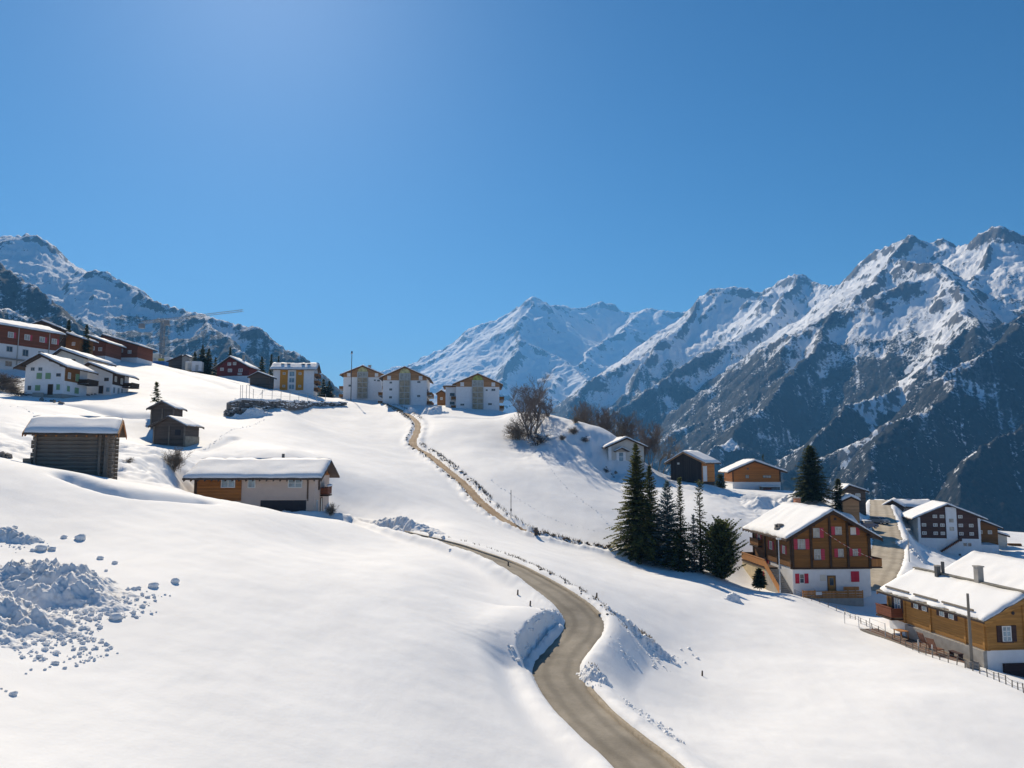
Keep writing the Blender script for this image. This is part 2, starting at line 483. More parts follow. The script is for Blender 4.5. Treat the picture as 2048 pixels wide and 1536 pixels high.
M_ROAD = road_mat("gritty_road", (0.165, 0.145, 0.115), (0.26, 0.23, 0.185), (0.36, 0.32, 0.26))
M_PATH = road_mat("dirt_path", (0.24, 0.15, 0.08), (0.36, 0.245, 0.14), (0.48, 0.37, 0.25))
M_YARD = road_mat("gravel_yard", (0.32, 0.27, 0.20), (0.44, 0.38, 0.29), (0.54, 0.47, 0.37))
M_KERB = simple("kerb_stone", (0.36, 0.30, 0.22), 0.85, 0.3, 5.0)
ribbon("road", ROAD, HW_ROAD + 0.16, M_ROAD, 0.0, wob=0.05)
ribbon("footpath", PATH, HW_PATH + 0.1, M_PATH, 0.0, wob=0.35, seed=5)
ribbon("village_road", YARD, HW_YARD + 0.1, M_YARD, 0.0, wob=0.2, seed=9)
# raised kerb along the valley side of the road
def kerb(name, L, off, w, h, mat):
    T = np.gradient(L[:, :2], axis=0); T /= np.linalg.norm(T, axis=1)[:, None]
    Nn = np.stack([T[:, 1], -T[:, 0]], 1)
    rows = []
    prof = [(-w / 2, -0.1), (-w / 2, h), (w / 2, h + 0.01), (w / 2, -0.2)]
    for k in range(len(L)):
        for s, z in prof:
            x, y = L[k, :2] + Nn[k] * (off + s)
            rows.append((x, y, L[k, 2] + z))
    me = grid_mesh(name, np.array(rows), 4, len(L), smooth=False); me.materials.append(mat)
    return tag(link(bpy.data.objects.new(name, me)), kind="structure")
kerb("kerb", ROAD[(_S > 14) & (ROAD[:, 1] > 50.5)], -HW_ROAD - 0.12, 0.22, 0.11, M_KERB)
kerb("kerb", ROAD[ROAD[:, 1] < 39.5], -HW_ROAD - 0.12, 0.24, 0.12, M_KERB)

# ------------------------------------------------------------------ mountains: ridge lines with spurs, eroded faces
def mtn_mat():
    m, n, l, b = new_mat("mountain_snow_and_rock")
    g = n.new("ShaderNodeNewGeometry")
    def attr(nm):
        a = n.new("ShaderNodeAttribute"); a.attribute_name = nm
        return a.outputs["Fac"]
    mp = n.new("ShaderNodeMapping"); mp.inputs["Scale"].default_value = (0.001, 0.001, 0.00045)
    l.new(g.outputs["Position"], mp.inputs[0]); v = mp.outputs[0]
    n1 = noise(n, l, v, 38.0, 8, 0.75); n2 = noise(n, l, v, 120.0, 6, 0.72)
    rk = math_n(n, l, 'ADD', attr("rock"), math_n(n, l, 'MULTIPLY', math_n(n, l, 'SUBTRACT', n1, 0.5), 1.7))
    fo = math_n(n, l, 'ADD', attr("forest"), math_n(n, l, 'MULTIPLY', math_n(n, l, 'SUBTRACT', n2, 0.5), 2.5))
    rmask = ramp(n, l, rk, [(0.48, (0, 0, 0)), (0.57, (1, 1, 1))])
    fmask = ramp(n, l, fo, [(0.30, (0, 0, 0)), (0.55, (1, 1, 1))])
    rock = ramp(n, l, n2, [(0.3, (0.05, 0.052, 0.056)), (0.7, (0.165, 0.162, 0.162))])
    wood = ramp(n, l, n2, [(0.32, (0.042, 0.038, 0.036)), (0.47, (0.020, 0.022, 0.020)), (0.60, (0.006, 0.010, 0.010))])
    c = mixc(n, l, rmask, (0.85, 0.86, 0.88), rock)
    c = mixc(n, l, fmask, c, wood)
    l.new(c, b.inputs["Base Color"])
    b.inputs["Roughness"].default_value = 0.9
    b.inputs["Specular IOR Level"].default_value = 0.1
    bump(n, l, b, math_n(n, l, 'ADD', n1, math_n(n, l, 'MULTIPLY', n2, 0.5)), 0.7, 9.0)
    return m
M_MTN = mtn_mat()

def spurs(P, spacing, length, slope, rs, level=2, start=0.0):
    """side ridges branching from a ridge line, alternating, each lower than its parent"""
    out = []
    seg = np.linalg.norm(np.diff(P[:, :2], axis=0), axis=1); S = np.concatenate([[0], np.cumsum(seg)])
    s = spacing * (0.3 + rs.rand()); side = 1 if rs.rand() < .5 else -1
    while s < S[-1]:
        k = min(np.searchsorted(S, s) - 1, len(P) - 2); k = max(k, 0)
        t = (s - S[k]) / max(seg[k], 1e-6)
        p = P[k] + (P[k + 1] - P[k]) * t
        tg = (P[k + 1] - P[k])[:2]; dz = (P[k + 1] - P[k])[2]
        tg = tg / (np.linalg.norm(tg) + 1e-9)
        if dz > 0: tg = -tg
        nr = np.array((tg[1], -tg[0])) * side
        d = nr + tg * (0.35 + 0.5 * rs.rand()); d /= np.linalg.norm(d)
        Lg = length * (0.55 + 0.8 * rs.rand())
        q = [p - np.array((0, 0, 6.0 * level))]
        nseg = 3 if level >= 2 else 2
        for i in range(nseg):
            a = rs.randn() * 0.28
            d = np.array((d[0] * math.cos(a) - d[1] * math.sin(a), d[0] * math.sin(a) + d[1] * math.cos(a)))
            st = Lg / nseg
            q.append(np.array((q[-1][0] + d[0] * st, q[-1][1] + d[1] * st, q[-1][2] - slope * st * (0.7 + 0.6 * rs.rand()))))
        q = np.array(q); out.append(q)
        if level > 1:
            out += spurs(q, spacing * 0.85, length * 0.40, slope * 1.05, rs, level - 1)
        s += spacing * (0.6 + 0.8 * rs.rand()); side = -side
    return out

def mountain(name, ridges, th0, th1, r0, r1, nth, nr, slope, sp, seed, tree, far=1.0, base=-400.0, rocky=0.0, auto=True, warp=1.0, nz=1.0, clear=()):
    rs = np.random.RandomState(seed)
    lines = []
    for tok in ridges:
        P = np.array([W(*map(float, t.split(","))) for t in tok.split()])
        lines.append(P)
        if auto:
            lines += spurs(P, sp[0], sp[1], sp[2], rs, 2)
    A = np.concatenate([q[:-1] for q in lines]); B = np.concatenate([q[1:] for q in lines])
    th = np.linspace(th0, th1, nth); r = np.exp(np.linspace(math.log(r0), math.log(r1), nr))
    T2, R2 = np.meshgrid(th, r)
    X, Y = R2 * np.sin(T2), R2 * np.cos(T2)
    sc = far
    wx = X + warp * sc * (38 * fbm(X / (260 * sc), Y / (260 * sc), 4, seed) + 5 * fbm(X / (50 * sc), Y / (50 * sc), 3, seed + 9))
    wy = Y + warp * sc * (38 * fbm(X / (260 * sc) + 40, Y / (260 * sc), 4, seed + 20) + 5 * fbm(X / (50 * sc) + 9, Y / (45 * sc), 3, seed + 29))
    # coarse evaluation on every second vertex, then interpolated
    cs = 2
    cx, cy = wx[::cs, ::cs].ravel().astype(np.float32), wy[::cs, ::cs].ravel().astype(np.float32)
    Z = np.full(len(cx), base, np.float32)
    zmin = base
    for a, b in zip(A.astype(np.float32), B.astype(np.float32)):
        reach = (max(a[2], b[2]) - zmin) / (slope * 0.8)
        lo, hi = np.minimum(a, b) - reach, np.maximum(a, b) + reach
        I = np.nonzero((cx > lo[0]) & (cx < hi[0]) & (cy > lo[1]) & (cy < hi[1]))[0]
        if not len(I): continue
        d = b - a; L2 = d[0] * d[0] + d[1] * d[1] + 1e-6
        px, py = cx[I] - a[0], cy[I] - a[1]
        t = np.clip((px * d[0] + py * d[1]) / L2, 0, 1)
        dist = np.hypot(px - t * d[0], py - t * d[1])
        h = a[2] + t * d[2] - slope * dist * (1.12 - 0.24 * np.clip(dist / (700 * sc), 0, 1))
        Z[I] = np.maximum(Z[I], h)
    sh = wx[::cs, ::cs].shape
    Z = Z.reshape(sh)
    fj = np.arange(nr) / cs; fi = np.arange(nth) / cs
    j0 = np.clip(fj.astype(int), 0, sh[0] - 2); i0 = np.clip(fi.astype(int), 0, sh[1] - 2)
    dj, di = (fj - j0)[:, None], (fi - i0)[None]
    Zf = (Z[j0][:, i0] * (1 - di) + Z[j0][:, i0 + 1] * di) * (1 - dj) + (Z[j0 + 1][:, i0] * (1 - di) + Z[j0 + 1][:, i0 + 1] * di) * dj
    hz = sstep(base, base + 300, Zf)
    rough = sstep(tree - 250, tree + 350, Zf)
    Zf = Zf + hz * sc * nz * (7 * ridged(wx / (230 * sc), wy / (230 * sc), 3, seed + 40) + (2.6 + 4.2 * rough) * ridged(wx / (55 * sc), wy / (55 * sc), 3, seed + 50, 0.6) - 9)
    Zf = Zf + hz * (1 - rough) * 4.0 * fbm(X / 14, Y / 14, 2, seed + 60)
    # masks: rock where steep or sharply convex, woods below the tree line except on crests and slide tracks
    Xr, Yr = X, Y
    gj_z, gi_z = np.gradient(Zf)
    dr = np.gradient(r)[:, None]; dth = (th[1] - th[0]) * R2
    sl = np.hypot(gj_z / dr, gi_z / dth)
    k = 9
    def blur(Q, k):
        for ax in (0, 1):
            c = np.cumsum(np.pad(Q, [(k + 1, k) if a == ax else (0, 0) for a in (0, 1)], mode='edge'), axis=ax)
            Q = (np.take(c, range(2 * k + 1, c.shape[ax]), ax) - np.take(c, range(0, c.shape[ax] - 2 * k - 1), ax)) / (2 * k + 1)
        return Q
    conv = Zf - blur(Zf, k)
    convn = conv / (conv.std() + 1e-6)
    slb = blur(sl, 1)
    tl = Zf + 190 * fbm(X / (420 * sc), Y / (420 * sc), 4, seed + 70) - 85 * np.clip(convn, -1.8, 1.8)
    forest = sstep(tree + 300, tree - 140, tl) * (0.90 - 0.24 * np.clip(convn - 0.5, 0, 2) - 0.34 * np.clip(-convn - 0.8, 0, 1.2) + 0.30 * fbm(X / 150, Y / 150, 4, seed + 75))
    track = ridged(T2 * 60 / sc + 0.002 * Zf, R2 / (900 * sc), 3, seed + 80)
    forest = forest - 0.28 * sstep(0.9, 1.45, track)
    for tok, rad in clear:                      # mown and avalanche-swept openings in the woods
        L = smooth_line([W(*map(float, t.split(","))) for t in tok.split()], 25.0)
        dd = np.full(X.shape, 1e9)
        for q in L: dd = np.minimum(dd, (X - q[0]) ** 2 + (Y - q[1]) ** 2)
        dd = np.sqrt(dd) + rad * 0.8 * fbm(X / 60, Y / 60, 3, seed + 77)
        forest = forest - 1.1 * sstep(rad, rad * 0.45, dd)
    rock = 0.02 + 0.60 * sstep(0.78, 1.45, slb) + 0.21 * np.clip(convn, -1, 2) + rocky
    me = grid_mesh(name, np.stack([X, Y, Zf], 2).reshape(-1, 3), nth, nr)
    for nm, q in (("forest", forest), ("rock", rock)):
        at = me.attributes.new(nm, 'FLOAT', 'POINT'); at.data.foreach_set("value", q.ravel().astype(np.float32))
    me.materials.append(M_MTN)
    return tag(link(bpy.data.objects.new(name, me)), kind="structure"), Zf.max()

TOPZ = 0
for args in (
    # range across the valley to the right
    dict(name="mountain", th0=R(3), th1=R(47), r0=1150, r1=5600, nth=720, nr=520, slope=0.88, sp=(430, 950, 0.50), seed=5, tree=365, far=1.0, clear=(("1885,702,2480 1800,768,2300 1745,790,2200 1690,806,2105", 75), ("1770,872,1800 1735,885,1770 1700,900,1745", 48), ("1465,872,2270 1430,895,2230 1405,913,2195", 45), ("1890,640,2720 1870,690,2640", 60), ("1960,905,1500 2040,860,1560", 40)), ridges=(
        "1690,568,4300 1722,548,4000 1748,512,3800 1782,488,3650 1815,468,3550 1850,482,3500 1880,473,3450 1902,492,3400 1948,486,3300 1980,459,3200 2005,450,3150 2048,464,3100 2200,455,3000 2450,520,2900 2700,500,2900",
        "1690,568,4300 1660,568,4600 1622,560,4800 1595,547,4900 1568,556,5000 1540,570,5050 1510,581,5100 1470,572,5200 1430,573,5250 1405,590,5250",
        "1405,590,5250 1375,632,5000 1335,672,4750 1290,725,4500 1252,780,4300 1235,802,4200",
        "1595,547,4900 1570,600,4500 1545,640,4150 1440,690,3900 1380,722,3750 1310,765,3600 1248,806,3500 1215,830,3400",
        "1815,468,3550 1770,525,3350 1720,590,3150 1650,660,2950 1600,735,2750 1530,815,2500 1450,880,2300 1400,915,2200",
        "1980,459,3200 1955,540,2950 1915,620,2700 1892,690,2500 1800,768,2300 1700,805,2120 1650,850,2000 1590,930,1850 1540,960,1750",
        "1740,520,3800 1700,590,3600 1640,640,3400 1560,700,3150 1490,790,2900",
        "2450,520,2900 2200,560,2350 2048,640,2050 1960,700,1930 1890,775,1800 1800,850,1650 1720,905,1560",
        "2700,600,2000 2300,720,1600 2048,840,1430 1950,930,1330 1880,1010,1270 1800,1060,1220",
    )),
    # white summits at the head of the valley
    dict(name="mountain", th0=R(-17), th1=R(20), r0=4300, r1=9600, nth=520, nr=380, slope=0.80, sp=(1000, 1900, 0.50), seed=23, tree=-200, far=2.2, base=-600, rocky=0.0, warp=0.8, nz=0.6, ridges=(
        "640,790,8200 700,770,8200 790,727,8100 812,735,8100 860,707,8000 900,686,8000 940,658,8000 1000,630,7900 1030,612,7900 1062,591,7800 1080,602,7900 1105,613,8200 1130,609,8500 1145,618,8700 1170,612,8900 1200,601,9000 1230,608,9000 1250,622,8900 1266,626,8800 1290,617,8500 1330,622,8300 1365,622,8200 1450,600,8000",
        "1062,591,7800 1050,640,7300 1040,690,6800 1010,740,6300 960,790,5800",
        "1290,617,8500 1240,665,7700 1180,700,7000 1130,750,6300 1100,790,5800",
        "940,658,8000 900,720,7200 850,770,6500",
    )),
    # range on the near side of the valley to the left
    dict(name="mountain", th0=R(-47), th1=R(-8), r0=1250, r1=4300, nth=620, nr=360, slope=0.72, sp=(380, 760, 0.42), seed=41, tree=400, far=1.0, rocky=-0.02, ridges=(
        "-500,430,3400 -300,440,3400 -100,470,3300 0,473,3200 40,468,3150 75,472,3100 88,485,3080 125,515,3050 150,540,3000 180,549,2950 215,545,2900 250,574,2850 300,595,2800 350,612,2750 400,631,2700 440,640,2650 480,646,2600 512,655,2550 522,672,2500 560,688,2500 600,713,2450 640,745,2400 662,765,2400 720,800,2400",
        "215,545,2900 180,610,2650 190,660,2450",
        "350,612,2750 300,690,2500",
    )),
    # dark wooded shoulder in front of it
    dict(name="mountain", th0=R(-47), th1=R(-20), r0=1250, r1=2700, nth=420, nr=240, slope=0.72, sp=(380, 500, 0.42), seed=47, tree=640, far=1.0, ridges=(
        "-500,330,2200 -300,400,1950 -120,470,1800 0,529,1700 50,564,1660 100,604,1620 150,640,1580 200,666,1550 260,702,1500 300,730,1480 350,770,1450",
    )),
):
    ob, zt = mountain(**args)
    TOPZ = max(TOPZ, float(zt))
# valley floor under it all
bm = bmesh.new()
bmesh.ops.create_circle(bm, cap_ends=True, segments=64, radius=10500)
mm = bpy.data.meshes.new("valley_floor"); bm.to_mesh(mm); bm.free(); mm.materials.append(M_SNOW)
o = link(bpy.data.objects.new("valley_floor", mm)); o.location.z = -405; tag(o, kind="structure")

# ------------------------------------------------------------------ the air between
def haze(dens):
    m = bpy.data.materials.new("haze"); m.use_nodes = True
    n, l = m.node_tree.nodes, m.node_tree.links
    n.remove(n["Principled BSDF"])
    v = n.new("ShaderNodeVolumePrincipled")
    v.inputs["Color"].default_value = (0.15, 0.48, 1.0, 1)
    v.inputs["Density"].default_value = dens
    v.inputs["Anisotropy"].default_value = 0.2
    l.new(v.outputs[0], n["Material Output"].inputs["Volume"])
    zb, zt, e = -620.0, TOPZ + 60.0, 11200.0
    vs = [(sx * e, sy * e, z) for z in (zb, zt) for sy in (-1, 1) for sx in (-1, 1)]
    me = bpy.data.meshes.new("haze")
    me.from_pydata(vs, [], [(0, 2, 3, 1), (4, 5, 7, 6), (0, 1, 5, 4), (1, 3, 7, 5), (3, 2, 6, 7), (2, 0, 4, 6)])
    me.materials.append(m)
    return tag(link(bpy.data.objects.new("haze", me)), kind="stuff")
haze(7.5e-5)
# ------------------------------------------------------------------ mesh builder and materials for the things
class MB:
    def __init__(s, T=None): s.v, s.f, s.T = [], [], T
    def add(s, vs, fs):
        k = len(s.v)
        s.v += [s.T(*p) for p in vs] if s.T else [tuple(p) for p in vs]
        s.f += [tuple(i + k for i in f) for f in fs]
        return s
    def box(s, x0, x1, y0, y1, z0, z1):
        return s.add([(x, y, z) for z in (z0, z1) for y in (y0, y1) for x in (x0, x1)],
                     [(0, 2, 3, 1), (4, 5, 7, 6), (0, 1, 5, 4), (1, 3, 7, 5), (3, 2, 6, 7), (2, 0, 4, 6)])
    def prism(s, poly, axis, a, b):
        n = len(poly)
        P = (lambda t, p: (p[0], t, p[1])) if axis == 'y' else ((lambda t, p: (t, p[0], p[1])) if axis == 'x' else (lambda t, p: (p[0], p[1], t)))
        return s.add([P(a, p) for p in poly] + [P(b, p) for p in poly],
                     [tuple(range(n)), tuple(range(2 * n - 1, n - 1, -1))] + [(i, i + n, (i + 1) % n + n, (i + 1) % n) for i in range(n)])
    def tube(s, p, q, r0, r1=None, n=6, caps=True):
        p, q = Vector(p), Vector(q); r1 = r0 if r1 is None else r1
        d = (q - p).normalized() if (q - p).length > 1e-9 else Vector((0, 0, 1))
        a = d.orthogonal().normalized(); b = d.cross(a)
        vs = [p + (a * math.cos(2 * math.pi * i / n) + b * math.sin(2 * math.pi * i / n)) * r0 for i in range(n)]
        vs += [q + (a * math.cos(2 * math.pi * i / n) + b * math.sin(2 * math.pi * i / n)) * r1 for i in range(n)]
        fs = [(i, (i + 1) % n, (i + 1) % n + n, i + n) for i in range(n)]
        if caps: fs += [tuple(range(n - 1, -1, -1)), tuple(range(n, 2 * n))]
        return s.add([tuple(v) for v in vs], fs)
    def mesh(s, name, mat, smooth=False):
        me = bpy.data.meshes.new(name); me.from_pydata(s.v, [], s.f); me.materials.append(mat)
        if smooth: me.polygons.foreach_set("use_smooth", [True] * len(me.polygons))
        return me
    def build(s, name, mat, parent=None, smooth=False):
        return link(bpy.data.objects.new(name, s.mesh(name, mat, smooth)), parent)

def empty(name, loc, yaw=0.0, label=None, cat=None, group=None):
    o = bpy.data.objects.new(name, None); o.location = tuple(loc); o.rotation_euler = (0, 0, yaw)
    o.empty_display_size = 0.5
    return tag(link(o), label, cat, group)

def wood(name, col, var=0.35, plank=0.18, axis=2, dark=0.45, rough=0.75):
    m, n, l, b = new_mat(name)
    t = n.new("ShaderNodeTexCoord"); sp = n.new("ShaderNodeSeparateXYZ"); l.new(t.outputs["Object"], sp.inputs[0])
    z = math_n(n, l, 'DIVIDE', sp.outputs[axis], plank)
    fr = math_n(n, l, 'FRACT', z); cell = math_n(n, l, 'FLOOR', z)
    st = (0.5, 0.5, 6.0) if axis == 2 else (6.0, 6.0, 0.5)
    f = noise(n, l, coords(n, l, st), 1.6, 6, 0.65)
    wn_ = n.new("ShaderNodeTexWhiteNoise"); wn_.noise_dimensions = '1D'; l.new(cell, wn_.inputs["W"])
    f = math_n(n, l, 'ADD', math_n(n, l, 'MULTIPLY', f, 0.75), math_n(n, l, 'MULTIPLY', wn_.outputs["Value"], 0.25))
    c = ramp(n, l, f, [(0.25, tuple(x * (1 - var) for x in col)), (0.75, tuple(min(1, x * (1 + var)) for x in col))])
    gap = ramp(n, l, fr, [(0.0, (1, 1, 1)), (0.07, (0, 0, 0)), (0.93, (0, 0, 0)), (1.0, (1, 1, 1))])
    l.new(mixc(n, l, math_n(n, l, 'MULTIPLY', gap, dark), c, tuple(x * 0.25 for x in col)), b.inputs["Base Color"])
    b.inputs["Roughness"].default_value = rough
    b.inputs["Specular IOR Level"].default_value = 0.25
    bump(n, l, b, math_n(n, l, 'SUBTRACT', math_n(n, l, 'MULTIPLY', f, 0.3), gap), 0.6, 0.02)
    return m

def glass(name, col=(0.06, 0.075, 0.09), rough=0.08):
    m, n, l, b = new_mat(name)
    f = noise(n, l, coords(n, l), 1.3, 3, 0.5)
    l.new(ramp(n, l, f, [(0.3, tuple(c * 0.6 for c in col)), (0.7, tuple(min(1, c * 1.4) for c in col))]), b.inputs["Base Color"])
    b.inputs["Roughness"].default_value = rough
    b.inputs["Specular IOR Level"].default_value = 0.7
    return m

W_CHALET = wood("chalet_timber", (0.215, 0.095, 0.023))
W_DARK = wood("dark_beam", (0.055, 0.030, 0.016), plank=0.4)
W_ORANGE = wood("orange_timber", (0.40, 0.150, 0.036))
W_HONEY = wood("honey_timber", (0.36, 0.180, 0.048), plank=0.2)
W_RAIL = wood("rail_boards", (0.44, 0.20, 0.065), plank=0.22, axis=0)
W_GREY = wood("weathered_log", (0.20, 0.165, 0.130), var=0.5, plank=2.0, dark=0.0)
W_BLACK = wood("sunburnt_boards", (0.095, 0.074, 0.060), plank=0.22, var=0.5)
W_BLACKV = wood("sunburnt_upright_boards", (0.042, 0.033, 0.029), plank=0.24, axis=0, var=0.5)
W_RED = wood("red_brown_timber", (0.20, 0.066, 0.032))
W_HOTEL = wood("hotel_cladding", (0.088, 0.043, 0.030), plank=0.25)
W_BARNORANGE = wood("barn_new_timber", (0.42, 0.17, 0.04))
W_GABLE = wood("gable_boards", (0.40, 0.22, 0.105), plank=0.22)
W_MAROON = wood("maroon_timber", (0.15, 0.032, 0.028))
W_BENCH = wood("bench_slats", (0.20, 0.095, 0.06), plank=0.12)
W_POLE = simple("pole_wood", (0.20, 0.175, 0.145), 0.85, 0.3, 2.0, 0.01, stretch=(8, 8, 0.6))
P_WHITE = simple("white_plaster", (0.74, 0.745, 0.75), 0.9, 0.07, 1.2, 0.004)
P_BEIGE = simple("beige_plaster", (0.64, 0.50, 0.41), 0.9, 0.07, 1.0, 0.004)
P_GREY = simple("grey_plaster", (0.52, 0.50, 0.46), 0.9, 0.08, 1.0, 0.004)
P_CREAM = simple("cream_plaster", (0.66, 0.62, 0.54), 0.9, 0.08, 1.0, 0.004)
P_SAND = simple("sandy_concrete", (0.60, 0.48, 0.30), 0.9, 0.18, 1.4, 0.006)
CONC = simple("concrete", (0.34, 0.32, 0.29), 0.9, 0.2, 2.0, 0.01)
STONE = simple("field_stone", (0.20, 0.185, 0.17), 0.9, 0.5, 2.5, 0.02)
ROOFT = simple("roof_edge", (0.085, 0.060, 0.045), 0.8, 0.35, 4.0)
ROOFSLATE = simple("stone_slates", (0.25, 0.23, 0.19), 0.9, 0.4, 3.0, 0.03)
SHUT_RED = wood("red_shutter", (0.50, 0.028, 0.055), plank=0.08, dark=0.5, var=0.2)
SHUT_PINK = wood("sun_faded_shutter", (0.46, 0.055, 0.085), plank=0.08, dark=0.4, var=0.2)
SHUT_DARK = wood("dark_brown_shutter", (0.060, 0.034, 0.032), plank=0.08, dark=0.5)
SHUT_GREEN = wood("green_shutter", (0.22, 0.36, 0.20), plank=0.08, dark=0.35, var=0.15)
FRAME_W = simple("white_frame", (0.72, 0.72, 0.70), 0.5, 0.06, 4.0)
FRAME_B = simple("brown_frame", (0.13, 0.075, 0.045), 0.6, 0.2, 4.0)
FRAME_G = simple("grey_frame", (0.42, 0.42, 0.40), 0.5, 0.1, 4.0)
GL_DARK = glass("dark_glass")
GL_PALE = glass("curtained_glass", (0.34, 0.33, 0.29), 0.25)
GL_BLUE = glass("sky_glass", (0.20, 0.30, 0.36), 0.10)
GL_YEL = glass("amber_glass", (0.50, 0.46, 0.20), 0.25)
GL_BEIGE = glass("beige_glazing", (0.30, 0.24, 0.155), 0.35)
DARKVOID = simple("dark_paint_and_void_shade", (0.030, 0.028, 0.034), 0.7, 0.2, 2.0)  # near-black for doors and wheels, and for shade painted into openings
CRANEPAINT = simple("crane_grey_paint", (0.18, 0.20, 0.22), 0.6, 0.1, 3.0)
METAL = simple("galvanised_metal", (0.48, 0.48, 0.47), 0.45, 0.12, 6.0, metal=0.6)
PALEMETAL = simple("pale_painted_metal", (0.62, 0.61, 0.58), 0.55, 0.1, 5.0)
DARKMETAL = simple("dark_metal", (0.10, 0.10, 0.10), 0.5, 0.2, 6.0, metal=0.4)
CLAY = simple("orange_chimney_brick", (0.46, 0.20, 0.11), 0.9, 0.25, 5.0, 0.01)
BLUEPAINT = simple("blue_paint", (0.03, 0.13, 0.34), 0.5, 0.15, 3.0)
YELPAINT = simple("yellow_paint", (0.62, 0.45, 0.06), 0.5, 0.15, 3.0)

_sseed = [0]
def snow_slab(P00, P10, P11, P01, thick, nx=26, ny=14, rag=0.25, seed=None, bare=0.0):
    """blanket of snow on a plane given by four corners (P00-P10 is the eave): rounded, uneven, ragged at the edges"""
    _sseed[0] += 1
    sd = (seed or _sseed[0]) * 7.31
    a, b, c, d = (np.array(p, float) for p in (P00, P10, P11, P01))
    u = np.linspace(0, 1, nx); v = np.linspace(0, 1, ny)
    U, Vv = np.meshgrid(u, v)
    lu = np.linalg.norm(b - a); lv = np.linalg.norm(d - a)
    n1 = pnoise(U * lu / 1.1 + sd, Vv * lv / 1.1, 200); n2 = fbm(U * lu / 2.6 + sd, Vv * lv / 2.6 + 5, 3, 210)
    # ragged outline
    Ur = U + (rag / max(lu, .1)) * 0.5 * pnoise(Vv * lv / 0.8 + sd, U * 3, 220) * (1 - 4 * U * (1 - U))
    Vr = Vv + (rag / max(lv, .1)) * np.clip(0.15 + 0.9 * fbm(U * lu / 1.0 + sd, U * 0 + 3.3, 2, 230), -.2, 1.4) * (1 - Vv) ** 3
    Q = (a[None, None] * ((1 - Ur) * (1 - Vr))[..., None] + b * (Ur * (1 - Vr))[..., None] + c * (Ur * Vr)[..., None] + d * ((1 - Ur) * Vr)[..., None])
    ed = np.minimum(np.minimum(U, 1 - U) * lu, Vv * lv)
    t = thick * (0.60 + 0.40 * sstep(0, 0.35, ed)) * (1 + 0.16 * n1 + 0.2 * n2)
    top = Q.copy(); top[..., 2] += np.maximum(t, 0.03)
    bot = Q.copy(); bot[..., 2] += 0.012
    m = MB(); K = nx * ny
    m.v = [tuple(p) for p in top.reshape(-1, 3)] + [tuple(p) for p in bot.reshape(-1, 3)]
    for j in range(ny - 1):
        for i in range(nx - 1):
            q = j * nx + i
            m.f.append((q, q + 1, q + nx + 1, q + nx))
    per = [i for i in range(nx)] + [j * nx + nx - 1 for j in range(1, ny)] + [(ny - 1) * nx + i for i in range(nx - 2, -1, -1)] + [j * nx for j in range(ny - 2, 0, -1)]
    for i in range(len(per)):
        p, q = per[i], per[(i + 1) % len(per)]
        m.f.append((q, p, p + K, q + K))
    return m

